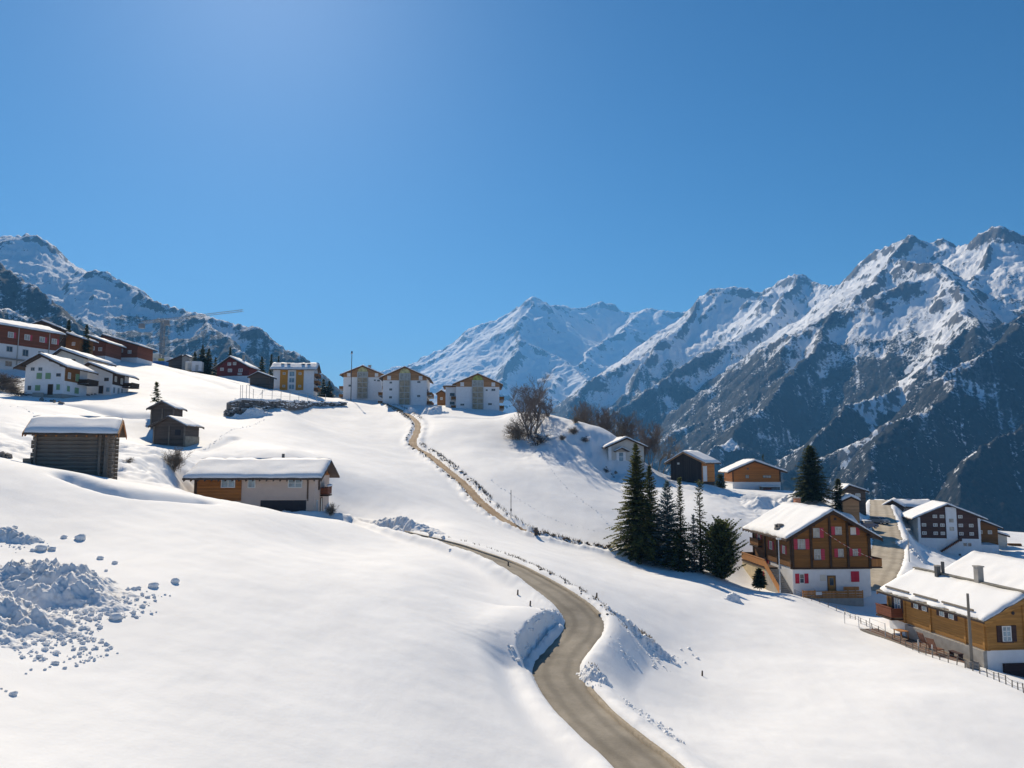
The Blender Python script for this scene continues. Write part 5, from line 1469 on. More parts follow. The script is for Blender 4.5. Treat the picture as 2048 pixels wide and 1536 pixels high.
# upper left skyline
small = {}
def far_con(px, top, D, label, r_px, seed, base_py=None, mat=None):
    return conifer_at(px, top, D, label, r_px, mat or N_DARK, seed, base_py=base_py, step=0.42, nbr=11, sp=0.32, wid=0.30, tw=0.85)
far_con(306, 765, 128, "small lone fir above the two stacked barns", 11, 51, base_py=803, mat=N_PINE)
far_con(121, 640, 194, "dark spruce behind the end of the red-brown row", 15, 52)
far_con(158, 648, 190, "tall dark spruce before the brick-brown chalets", 15, 53)
far_con(381, 704, 240, "shorter spruce left of the thick dark pair by the crane", 16, 54)
far_con(396, 691, 242, "thick dark spruce of the pair between crane and maroon chalet", 21, 55)
far_con(409, 697, 240, "second thick spruce of the pair, nearer the maroon chalet", 18, 56)
far_con(452, 693, 262, "spruce tip over the maroon chalet's ridge", 12, 57)
far_con(423, 715, 238, "small spruce at the maroon chalet's left eave", 9, 58)
far_con(517, 713, 238, "spruce between the maroon chalet and the orange-panelled block", 16, 59)
far_con(536, 708, 250, "thin spruce tip over the left end of the orange-panelled block", 10, 60)
far_con(551, 712, 252, "thinner spruce tip over the orange-panelled block's snow roof", 8, 61)
far_con(643, 758, 250, "dark spruce at the right foot of the orange-panelled block", 13, 62)
far_con(655, 762, 250, "dark spruce at the left foot of the left apartment block", 14, 63)

# ------------------------------------------------------------------ bare trees and scrub
def bare_mesh(name, H, seed, mat, trunks=1, spread=0.35, depth=5, r0=0.16, up=0.35, fine=0.030, kids=(3, 5)):
    rs = random.Random(seed)
    V, F = [[], []], [[], []]
    def seg(p, q, ra, rb, n, w):
        d = (q - p)
        if d.length < 1e-6: return
        d.normalize(); a = d.orthogonal().normalized(); b = d.cross(a)
        k = len(V[w])
        for c, r in ((p, ra), (q, rb)):
            for i in range(n):
                t = 2 * math.pi * i / n
                V[w].append(tuple(c + a * (math.cos(t) * r) + b * (math.sin(t) * r)))
        for i in range(n):
            F[w].append((k + i, k + (i + 1) % n, k + (i + 1) % n + n, k + i + n))
    def grow(p, d, L, r, lev):
        n = 6 if lev == 0 else (4 if lev == 1 else 3)
        ns = 4 if lev == 0 else (3 if lev < 3 else 2)
        pts = [p]
        for i in range(ns):
            d = (d + Vector((rs.gauss(0, .16), rs.gauss(0, .16), rs.gauss(0, .10) + up * 0.16))).normalized()
            q = pts[-1] + d * (L / ns)
            ra, rb = r * (1 - 0.55 * i / ns), r * (1 - 0.55 * (i + 1) / ns)
            seg(pts[-1], q, max(ra, fine * .6), max(rb, fine * .5), n, min(lev, 1)); pts.append(q)
        if lev >= depth: return
        nk = rs.randint(*kids) + (2 if lev == 0 else 0)
        for i in range(nk):
            t = rs.uniform(0.3 if lev == 0 else 0.2, 1.0) * ns
            k = min(int(t), ns - 1); b = pts[k] + (pts[k + 1] - pts[k]) * (t - k)
            ax = Vector((rs.gauss(0, 1), rs.gauss(0, 1), rs.gauss(0, .35)))
            nd_ = (d * (1 - spread) + ax.normalized() * (spread + .35) + Vector((0, 0, up))).normalized()
            grow(b, nd_, L * rs.uniform(.48, .72), max(r * 0.5, fine), lev + 1)
    for t in range(trunks):
        a = 2 * math.pi * t / max(trunks, 1) + rs.random()
        off = Vector((math.cos(a), math.sin(a), 0)) * (0.0 if trunks == 1 else 0.05 * H * rs.uniform(.3, 1))
        grow(off + Vector((0, 0, -.5)), Vector((off.x * .35, off.y * .35, 1)).normalized(), H * rs.uniform(.42, .58), r0 * rs.uniform(.7, 1), 0)
    zt = max(v[2] for v in V[0] + V[1])
    if name == "bare_shrub":
        k = len(V[0]); V = [V[0] + V[1]]; F = [F[0] + [tuple(i + k for i in f) for f in F[1]]]
    out = []
    for v, f, nm in zip(V, F, ("trunk", "crown") if len(V) == 2 else (name,)):
        me = bpy.data.meshes.new(nm); me.from_pydata(v, [], f); me.materials.append(mat); out.append(me)
    return (out if len(out) == 2 else out[0]), zt
def bare_tree(label, px, top, D, mesh, zt, cat="tree", name="bare_tree", base_py=None, group=None, rot=0.0, wscale=1.0):
    x, y = xy(px, D)
    b = float(gz(x, y)) if base_py is None else zof(base_py, D)
    s = (zof(top, D) - b) / zt
    o = empty(name, (x, y, b))
    for me_, nm in zip(mesh, ("trunk", "crown")): link(bpy.data.objects.new(nm, me_), o)
    o.scale = (s * wscale, s * wscale, s); o.rotation_euler = (0, 0, rot)
    return tag(o, label, cat, group)
bigm = bare_mesh("bare_tree", 16, 5, BARK_RED, trunks=5, spread=0.40, depth=5, r0=0.30, up=0.32, fine=0.018, kids=(3, 4))
bare_tree("tall bare reddish tree with several trunks right of the apartment blocks", 1064, 732, 176, *bigm, base_py=892, wscale=0.85)
m2 = bare_mesh("bare_tree", 12, 8, BARK_RED, trunks=2, spread=0.45, depth=5, r0=0.2, up=0.25, fine=0.024, kids=(3, 4))
bare_tree("lower bare tree leaning right of the tall reddish one", 1092, 765, 184, *m2, base_py=862, rot=1.0, wscale=1.15)
m3 = bare_mesh("bare_tree", 10, 12, BARK_GREY, trunks=2, spread=0.40, depth=5, r0=0.13, up=0.35, fine=0.017, kids=(3, 4))
m4 = bare_mesh("bare_tree", 10, 17, BARK_RED, trunks=3, spread=0.35, depth=5, r0=0.11, up=0.4, fine=0.018, kids=(4, 4))
for k, (px, top, D, mm, ws, lab) in enumerate((
    (1150, 806, 196, m3, .9, "outermost bare tree of the brown thicket, nearest the tall reddish tree"), (1168, 796, 200, m4, .8, "tallest slim bare tree in the brown thicket over the bank"),
    (1190, 812, 196, m3, 1.0, "dense bare tree in the middle of the brown thicket"), (1212, 806, 194, m4, 1.0, "bare tree of the thicket just left of the grey house ridge"),
    (1232, 808, 192, m3, 1.0, "bushy bare tree directly behind the grey house roof"), (1252, 824, 194, m4, 1.0, "bare tree of the thicket showing over the grey house's right slope"),
    (1300, 838, 176, m4, 1.0, "reddish bare tree right beside the grey house"), (1322, 858, 174, m3, .9, "lower bare tree between the reddish one and spur barn"), (1288, 872, 172, m4, .7, "thin bare tree touching the grey house's right wall"))):
    bare_tree(lab, px, top, D, *mm, rot=k * 1.7, wscale=ws, group="bare trees on the spur")
shm, sht = bare_mesh("bare_shrub", 3.0, 21, BARK_GREY, trunks=9, spread=0.5, depth=3, r0=0.03, up=0.25, fine=0.009, kids=(4, 6))
shm2, sht2 = bare_mesh("bare_shrub", 2.6, 25, BARK, trunks=7, spread=0.55, depth=3, r0=0.03, up=0.2, fine=0.010, kids=(3, 4))
def shrub(label, px, py, h_px, mesh, zt, rot=0.0, ws=1.2, group=None):
    g = G(px, py); D = g[1]
    o = link(bpy.data.objects.new("bare_shrub", mesh)); s = h_px * D / FPX / zt
    o.location = (g[0], g[1], g[2] - 0.1); o.scale = (s * ws, s * ws, s); o.rotation_euler = (0, 0, rot)
    return tag(o, label, "shrub", group)
shrub("leafless shrub beside the beige garage house's left roof end", 346, 940, 52, shm, sht, 0.5, 0.9)
shrub("greyish shrub spreading at the left foot of the tall reddish tree", 1036, 880, 45, shm, sht, 1.5, 1.3)
shrub("darker shrub at the right foot of the tall reddish tree", 1075, 890, 34, shm2, sht2, 2.5, 1.4)
shrub("small shrub against the garage house's right wall", 660, 1030, 28, shm, sht, 0.2, 0.9)
shrub("little shrub in the rough snow right of the log barn", 258, 925, 14, shm2, sht2, 1.1, 1.3)
for k, (px, py, h) in enumerate(((6, 782, 34), (22, 786, 26), (34, 792, 18), (14, 772, 30))):
    shrub("brown scrub beside the white house at the left frame edge", px, py, h, (shm2, shm)[k % 2], (sht2, sht)[k % 2], k * 1.3, 1.6, "scrub at the left frame edge")
for k, (px, py, h) in enumerate(((1146, 868, 18), (1170, 884, 14), (1126, 880, 13), (1212, 945, 11), (1150, 846, 14))):
    shrub("small leafless shrub poking through rough snow bank below the bare trees", px, py, h, (shm, shm2)[k % 2], (sht, sht2)[k % 2], k * 1.3, 1.3, "shrubs on the snow bank under the bare trees")

# dead stalks and soil lumps along the path and road: too many and too small to count
def stubble(name, spots, seed, mat, hmin=0.15, hmax=0.5):
    rs = random.Random(seed); m = MB()
    for (x, y, rad, n) in spots:
        for _ in range(n):
            a = rs.uniform(0, 6.28); d = rad * math.sqrt(rs.random())
            px, py = x + d * math.cos(a), y + d * math.sin(a); pz = float(gz(px, py)) - 0.04
            h = rs.uniform(hmin, hmax); w = rs.uniform(.012, .03) * (1 + y / 80)
            tx, ty = rs.gauss(0, .35) * h, rs.gauss(0, .35) * h
            b = rs.uniform(0, 3.14); cx, cy = math.cos(b) * w, math.sin(b) * w
            m.add([(px - cx, py - cy, pz), (px + cx, py + cy, pz), (px + tx, py + ty, pz + h)], [(0, 1, 2)])
    return tag(m.build(name, mat), kind="stuff")
STALK = simple("dead_stalk", (0.20, 0.15, 0.095), 0.9, 0.45, 3.0)
SOIL = simple("bare_soil", (0.15, 0.11, 0.075), 0.95, 0.45, 3.0, 0.02)
def along(L, y0, y1, off, step, rad, n):
    T = np.gradient(L[:, :2], axis=0); T /= np.linalg.norm(T, axis=1)[:, None]
    out = []; acc = 0
    for k in range(1, len(L)):
        acc += np.linalg.norm(L[k, :2] - L[k - 1, :2])
        if acc > step and y0 <= L[k, 1] <= y1:
            acc = 0; nn = np.array((T[k, 1], -T[k, 0]))
            o = off * (0.9 + .35 * random.Random(k).random())
            out.append((L[k, 0] + nn[0] * o, L[k, 1] + nn[1] * o, rad, n))
    return out
sp = [q for i, q in enumerate(along(PATH, 118, 168, -1.7, 0.6, 0.6, 14)) if pnoise(np.array([i * .21]), np.array([.5]), 95)[0] > -.25] + along(PATH, 105, 109, -1.5, 0.5, 0.6, 14) + [q for i, q in enumerate(along(PATH, 112, 160, 1.4, 1.2, 0.4, 6)) if i % 3] + along(PATH, 196, 240, 1.6, 0.9, 0.7, 14) + along(PATH, 196, 230, -1.5, 1.4, 0.7, 8)
sp += along(PATH, 109, 118, -1.6, 1.0, 0.5, 8)
stubble("dry_stalks", sp, 1, STALK, 0.2, 0.6)
sp = along(ROAD, 50, 66, -2.05, 0.35, 0.28, 10) + along(ROAD, 66, 80, -2.0, 1.0, 0.3, 5) + along(ROAD, 40, 42.5, -1.75, 0.3, 0.25, 12)
g = G(1258, 1250); sp += [(g[0] + dx, g[1] + dy, 0.6, 60) for dx, dy in ((-1, .2), (-.4, .3), (.2, .2), (.8, 0.1), (1.3, 0))]
stubble("dry_stalks", sp, 2, STALK, 0.08, 0.28)
def lumps(name, spots, seed, mat, rmin, rmax, flat=0.6):
    rs = random.Random(seed); bm = bmesh.new()
    for (x, y, rad, n) in spots:
        for _ in range(n):
            a = rs.uniform(0, 6.28); d = rad * math.sqrt(rs.random()); px, py = x + d * math.cos(a), y + d * math.sin(a)
            r = rmin * (rmax / rmin) ** (rs.random() ** 1.6)
            mt = Matrix.Translation((px, py, float(gz(px, py)) + r * flat * .35)) @ Matrix.Rotation(rs.uniform(0, 6), 4, 'Z') @ Matrix.Diagonal((r * rs.uniform(.8, 1.3), r * rs.uniform(.7, 1.1), r * flat, 1))
            res = bmesh.ops.create_icosphere(bm, subdivisions=1, radius=1.0, matrix=mt)
            for v in res['verts']: v.co += Vector((rs.gauss(0, .14) * r, rs.gauss(0, .14) * r, rs.gauss(0, .10) * r))
    me = bpy.data.meshes.new(name); bm.to_mesh(me); bm.free(); me.materials.append(mat)
    return tag(link(bpy.data.objects.new(name, me)), kind="stuff")
sp = along(PATH, 120, 166, -1.55, 2.2, 0.5, 3) + along(PATH, 198, 236, 1.4, 2.0, 0.6, 3) + along(PATH, 165, 196, 1.2, 1.8, 0.3, 2) + along(PATH, 105, 108.5, -1.4, 0.7, 0.5, 6) + along(PATH, 118, 165, 1.15, 2.6, 0.3, 2)
lumps("soil_lumps", sp, 3, SOIL, 0.10, 0.34)
sp = along(ROAD, 40.0, 42.0, -1.72, 0.4, 0.25, 5) + along(ROAD, 50, 60, -1.75, 1.2, 0.2, 2)
lumps("soil_lumps", sp, 4, SOIL, 0.05, 0.14)
def rocks_at(pts, seed, rmin, rmax, mat=None):
    spots = []
    for px, py, rad, n in pts:
        g = G(px, py); spots.append((g[0], g[1], rad, n))
    return lumps("boulder_rubble", spots, seed, mat or STONE, rmin, rmax, 0.8)
rocks_at([(100, 803, 1.6, 10), (116, 806, 1.0, 6), (50, 790, 1.5, 8), (1225, 950, 1.5, 6), (1612, 985, 2.2, 10), (1600, 978, 1.5, 6), (8, 915, 0.5, 5), (180, 790, 1.5, 5), (1575, 975, 2, 6)], 9, 0.15, 0.55)

# ------------------------------------------------------------------ ploughed snow: heaps and clods
def heap(label, cx, cy, a, b, h, yaw, seed, rough=0.25, mat=None, n=(90, 60), skew=0.0, lump=0.35):
    u = np.linspace(-1, 1, n[0]); v = np.linspace(-1, 1, n[1]); U, Vv = np.meshgrid(u, v)
    lx, ly = U * a, Vv * b
    c, s = math.cos(yaw), math.sin(yaw)
    X, Y = cx + lx * c - ly * s, cy + lx * s + ly * c
    rr = np.sqrt(U * U + Vv * Vv) + 0.25 * fbm(X / (a * .5) + seed, Y / (a * .5), 3, seed)
    pr = sstep(1.0, 0.08, rr + skew * Vv * 0.3)
    lum = fbm(X / lump, Y / lump, 4, seed + 5, 0.6)
    big = ridged(X / (lump * 3), Y / (lump * 3), 3, seed + 12)
    z = gz(X, Y) + h * pr * (0.8 + 0.25 * big * rough * 2) + rough * pr ** 0.5 * (0.30 * np.maximum(lum, -0.5)) - 0.10 * sstep(0.75, 1.0, np.maximum(np.abs(U), np.abs(Vv))) - 0.06
    me = grid_mesh("snow_heap", np.stack([X - cx, Y - cy, z - float(gz(cx, cy))], 2).reshape(-1, 3), n[0], n[1])
    me.materials.append(mat or M_SNOWDIRTY)
    o = link(bpy.data.objects.new("snow_heap", me)); o.location = (cx, cy, float(gz(cx, cy)))
    return tag(o, label, "snow heap")
def heap_px(label, px, py, *a, **k):
    g = G(px, py); return heap(label, g[0], g[1], *a, **k)
heap_px("large lumpy ploughed snow heap on the near slope under the log barn", 110, 1180, 4.6, 2.9, 0.95, R(-12), 61, 0.55, lump=0.30, n=(150, 110))
heap_px("second lumpy snow heap running out of the picture below the large one", 10, 1245, 3.2, 2.0, 0.75, R(-25), 63, 0.52, lump=0.28, n=(120, 80))
heap_px("small ridge of ploughed snow behind the large lumpy heap", 15, 1075, 2.2, 1.2, 0.5, R(0), 65, 0.5, lump=0.4)
g1, g2 = G(692, 1034), G(850, 1072)
heap("long dirty snow bank beside the far end of the road near the garage house", (g1[0] + g2[0]) / 2 + 1.3, (g1[1] + g2[1]) / 2 + 2.4, 8.6, 1.9, 1.1, math.atan2(g2[1] - g1[1], g2[0] - g1[0]), 67, 0.6, lump=0.6, n=(150, 60))
heap_px("pointed shaded snow heap at the outer side of the road bend", 1285, 1286, 2.9, 1.7, 0.6, R(-8), 69, 0.6, lump=0.4, n=(110, 70))
heap_px("low lumpy snow berm at the inner corner below the road bend", 1186, 1352, 1.7, 0.75, 0.4, R(-52), 71, 0.5, M_SNOW, lump=0.3)
heap_px("larger white mound before the apartment blocks", 868, 826, 4.2, 3.2, 2.0, 0, 73, 0.15, M_SNOW, (60, 50), lump=1.2)
heap_px("smaller white mound left of the larger one by the apartment blocks", 820, 823, 2.6, 2.2, 1.5, 0, 75, 0.15, M_SNOW, (60, 50), lump=1.2)
heap_px("knee-high snow mound alone in the field before the big chalet", 1466, 1202, 1.3, 1.0, 0.9, 0, 77, 0.3, M_SNOW, (60, 50), lump=0.4)
heap_px("snow-covered earth bank behind the big chalet's roof", 1535, 1015, 6.0, 4.0, 1.6, 0.3, 79, 0.3, M_SNOW, (70, 50), lump=1.2)
heap_px("white bank below the broad lone spruce", 1598, 1000, 5.0, 3.5, 1.8, 0, 81, 0.3, M_SNOW, (70, 50), lump=1.2)
heap_px("rough ploughed bank along the right side of the village road", 1822, 1098, 1.7, 9.5, 1.0, R(-14), 83, 0.5, M_SNOWDIRTY, (60, 120), lump=0.8)

def clod_mesh(seed):
    rs = random.Random(seed); bm = bmesh.new()
    bmesh.ops.create_icosphere(bm, subdivisions=2, radius=1.0)
    off = rs.uniform(0, 50)
    for v in bm.verts:
        n_ = float(pnoise(np.array([v.co.x * 1.3 + off]), np.array([v.co.y * 1.3 + v.co.z * 1.7]), 90)[0])
        v.co *= 1 + 0.30 * n_ + rs.gauss(0, .04)
        v.co.z *= 0.75
    me = bpy.data.meshes.new("snow_clod"); bm.to_mesh(me); bm.free(); me.materials.append(M_SNOWROOF)
    me.polygons.foreach_set("use_smooth", [True] * len(me.polygons))
    return me
clods = [clod_mesh(k) for k in range(5)]
def clod(px, py, s_px, lab, grp, k):
    g = G(px, py); s = s_px * g[1] / FPX * 0.42
    o = link(bpy.data.objects.new("snow_clod", clods[k % 5])); o.location = (g[0], g[1], g[2] + s * .35); o.scale = (s * 1.1, s, s); o.rotation_euler = (0, 0, k * 1.1)
    tag(o, lab, "snow clod", grp)
rs = random.Random(77)
near = [(160, 1079, 24), (128, 1076, 14), (82, 1100, 26), (104, 1100, 16), (307, 1174, 22), (350, 1165, 20), (232, 1238, 26), (52, 1207, 18), (13, 1228, 36), (147, 1270, 15), (132, 1273, 13), (117, 1272, 14), (166, 1287, 11), (165, 1299, 16), (112, 1328, 15), (78, 1316, 16), (153, 1332, 9), (26, 1390, 17), (130, 1337, 9), (12, 1383, 7), (3, 1378, 6), (30, 1056, 12), (5, 1068, 14), (42, 1068, 9), (155, 1180, 24), (185, 1144, 11), (200, 1118, 14), (230, 1127, 12), (212, 1142, 8), (155, 1235, 12), (120, 1232, 9), (160, 1314, 8), (140, 1318, 7), (180, 1306, 7), (168, 1326, 6), (285, 1225, 9), (310, 1202, 8), (290, 1205, 7), (330, 1190, 6), (340, 1192, 5), (62, 1340, 7), (90, 1340, 8), (52, 1348, 6), (100, 1334, 6), (198, 1286, 5), (218, 1290, 5), (235, 1307, 5), (20, 1150, 12), (50, 1140, 12), (90, 1160, 12), (110, 1200, 12), (70, 1250, 12), (40, 1275, 12), (95, 1285, 11), (130, 1150, 11), (180, 1190, 11), (210, 1205, 10)]
SPECIAL = {(13, 1228): "largest rounded snow clod, shaded blue, half cut by the left frame edge", (232, 1238): "blocky snow clod at the right foot of the large lumpy heap", (307, 1174): "rounded snow clod lying apart right of the large lumpy heap", (350, 1165): "outermost small snow clod alone on smooth snow right of the large lumpy heap", (160, 1079): "flat snow slab standing on the far rim of the large lumpy heap", (82, 1100): "round snow clod on the back of the large lumpy heap", (26, 1390): "lowest snow clod alone near the lower left corner", (155, 1180): "dark-sided snow clod in the middle of the large lumpy heap"}
for k, (px, py, s) in enumerate(near):
    if (px, py) in SPECIAL:
        clod(px, py, s, SPECIAL[(px, py)], "snow clods round the near heaps", k); continue
    clod(px, py, s, "snow clod thrown about the large lumpy heap on the near slope", "snow clods round the near heaps", k)
for k, (px, py, s) in enumerate(((1345, 1316, 10), (1378, 1298, 9), (1395, 1318, 9), (1362, 1300, 6), (1330, 1308, 8), (1318, 1300, 7), (1385, 1310, 5))):
    clod(px, py, s, "snow clod at the tip of the pointed heap by the road bend", "snow clods by the road bend", k)
for k, (px, py, s) in enumerate(((886, 1076, 10), (862, 1068, 14), (850, 1062, 12), (900, 1100, 7))):
    clod(px, py, s, "snow clod at the road end of the long dirty bank", "snow clods by the long bank", k)
# crumbs too many to count
def crumbs(spots, seed, rmin, rmax): return lumps("snow_crumbs", spots, seed, M_SNOWROOF, rmin, rmax, 0.7)
sp = []
for px, py, rad, n in ((110, 1200, 2.8, 420), (60, 1250, 2.4, 320), (130, 1300, 1.5, 120), (230, 1215, 1.6, 130), (280, 1190, 1.0, 25), (30, 1090, 1.5, 50), (1290, 1305, 1.6, 60), (1340, 1312, 1.0, 25), (1195, 1365, .6, 25), (1300, 1440, 1.2, 40), (1330, 1465, .8, 25), (1270, 1415, .8, 20), (1245, 1300, 1.0, 30), (1180, 1340, .6, 25)):
    g = G(px, py); sp.append((g[0], g[1], rad, n))
sp += along(ROAD, 41, 51, 2.0, 0.4, 0.25, 6)
crumbs(sp, 5, 0.025, 0.14)

# lines of old footprints across the meadows
def prints(pts, seed, r):
    L = smooth_line([G(*p) for p in pts], 0.75); rs_ = random.Random(seed)
    return [(q[0] + rs_.gauss(0, .12), q[1] + rs_.gauss(0, .12), 0.05, 1) for q in L]
sp = prints([(1085, 915), (1110, 950), (1150, 990), (1200, 1030), (1225, 1060)], 1, .2) + prints([(980, 960), (1040, 1000), (1110, 1040), (1190, 1062)], 2, .2) + prints([(20, 812), (70, 828), (120, 842), (160, 858)], 3, .2) + prints([(560, 770), (520, 790), (470, 798)], 4, .2) + prints([(410, 900), (432, 882), (470, 858), (530, 838)], 5, .2)
lumps("footprints", sp, 12, M_SNOW, 0.06, 0.15, 0.5)
# ------------------------------------------------------------------ crane and building site on the skyline
def lattice(m, a, b, w, h, bays, r=0.05):
    a, b = Vector(a), Vector(b); d = (b - a); L = d.length; d.normalize()
    up = Vector((0, 0, 1)) if abs(d.z) < .9 else Vector((0, 1, 0))
    sdv = d.cross(up).normalized(); upv = sdv.cross(d).normalized()
    cs = [sdv * (w / 2) * i + upv * (h / 2) * j for i, j in ((-1, -1), (1, -1), (1, 1), (-1, 1))]
    for c in cs: m.tube(a + c, b + c, r, n=4)
    for k in range(bays):
        p, q = a + d * (L * k / bays), a + d * (L * (k + 1) / bays)
        for i in range(4):
            c0, c1 = cs[i], cs[(i + 1) % 4]
            m.tube(p + c0, q + c1, r * .6, n=3, caps=False); m.tube(p + c0, p + c1, r * .6, n=3, caps=False)
def crane():
    x, y = xy(313, 257)
    b = np.array((x, y, float(gz(x, y)))); zt = zof(640, 257)
    o = empty("tower_crane", b, 0, "tall grey tower crane with long jib over the skyline building site", "crane")
    H = zt - b[2]
    m = MB(); lattice(m, (0, 0, 1.5), (0, 0, H), 1.1, 1.1, 14, 0.10); m.build("mast", CRANEPAINT, o)
    MB().box(-2, 2, -2, 2, -1.5, 1.5).build("base", BLUEPAINT, o)
    MB().box(-0.75, 0.75, -0.75, .75, 1.51, 2.6).build("lower_section", YELPAINT, o)
    tip = at(475, 621, 240); d = np.array((tip[0] - b[0], tip[1] - b[1])); L = float(np.linalg.norm(d)); d /= L
    j = MB(); lattice(j, (d[0], d[1], H), (d[0] * L, d[1] * L, tip[2] - b[2]), 0.6, 0.6, 26, 0.035); j.build("jib", CRANEPAINT, o)
    j = MB(); lattice(j, (-d[0] * 11, -d[1] * 11, H), (d[0], d[1], H), 1.0, 0.8, 8, 0.06); j.build("counter_jib", CRANEPAINT, o)
    MB().box(-d[0] * 11 - .8, -d[0] * 11 + .8, -d[1] * 11 - .8, -d[1] * 11 + .8, H - 2.0, H - .45).build("counterweight", CRANEPAINT, o)
    MB().box(0.6, 2.0, -0.7, 0.7, H - 1.8, H - .2).build("cab", CRANEPAINT, o)
    c = MB(); c.tube((d[0] * 20, d[1] * 20, H - .3), (d[0] * 20, d[1] * 20, H - 12), 0.035, n=4); c.build("hoist_cable", DARKMETAL, o)
    MB().box(d[0] * 20 - .3, d[0] * 20 + .3, d[1] * 20 - .3, d[1] * 20 + .3, H - 12.8, H - 12).build("hook_block", YELPAINT, o)
crane()
def container(label, px, pyb, D, w, d, h, yaw, mat):
    x, y = xy(px, D); z = min(zof(pyb, D), float(gz(x, y)) + 0.3)
    o = empty("site_container", (x, y, z), yaw, label, "container")
    MB().box(0, w, 0, d, 0, h).build("body", mat, o)
    m = MB()
    for k in range(int(w / 0.5)):
        m.box(k * .5 + .1, k * .5 + .3, -0.05, -0.002, 0.15, h - .15)
    m.build("wall_rib", mat, o)
    MB().box(w * .4, w * .4 + .9, -0.09, -0.052, 0.1, 2.0).build("door", FRAME_G, o)
    snow_slab((0, 0, h), (w, 0, h), (w, d, h), (0, d, h), 0.3, 10, 6, 0.05).build("roof_snow", M_SNOWROOF, o, True)
container("pale site container stacked left of the crane foot", 289, 727, 262, 3.4, 2.4, 3.4, 0.1, P_CREAM)
container("taller white site cabin right of the crane foot", 316, 727, 262, 2.6, 2.4, 3.2, 0.0, P_WHITE)
container("upper white site cabin between crane and maroon chalet", 375, 740, 236, 3.0, 2.5, 2.9, 0.1, P_WHITE)
container("small cream site cabin beside the dark firs", 362, 739, 236, 1.9, 2.4, 2.4, 0.1, P_CREAM)
far_house("hut", "dark low-roofed hut between the crane and the firs", 328, 737, 250, 6.0, 6.0, 2.4, 1.9, 0.75, R(0), W_BLACK, cat="hut", snow=0.12, ov=0.5)
far_house("house", "unfinished pale house wall beside the dark hut", 355, 738, 248, 2.2, 5.0, 4.0, 0.6, 0.5, R(0), CONC, cat="house", snow=0.2, ov=0.2)
def site_wall():
    a, b = G(395, 745), G(428, 748)
    o = empty("site_wall", a, math.atan2(b[1] - a[1], b[0] - a[0]), "low sandy retaining wall between white cabin and maroon chalet", "wall")
    L = math.hypot(b[0] - a[0], b[1] - a[1])
    MB().box(0, L, 0, 0.5, -1, 1.3).build("wall_body", P_SAND, o)
    snow_slab((0, 0, 1.3), (L, 0, 1.3), (L, .5, 1.3), (0, .5, 1.3), 0.25, 12, 4, 0.05).build("wall_snow", M_SNOWROOF, o, True)
site_wall()

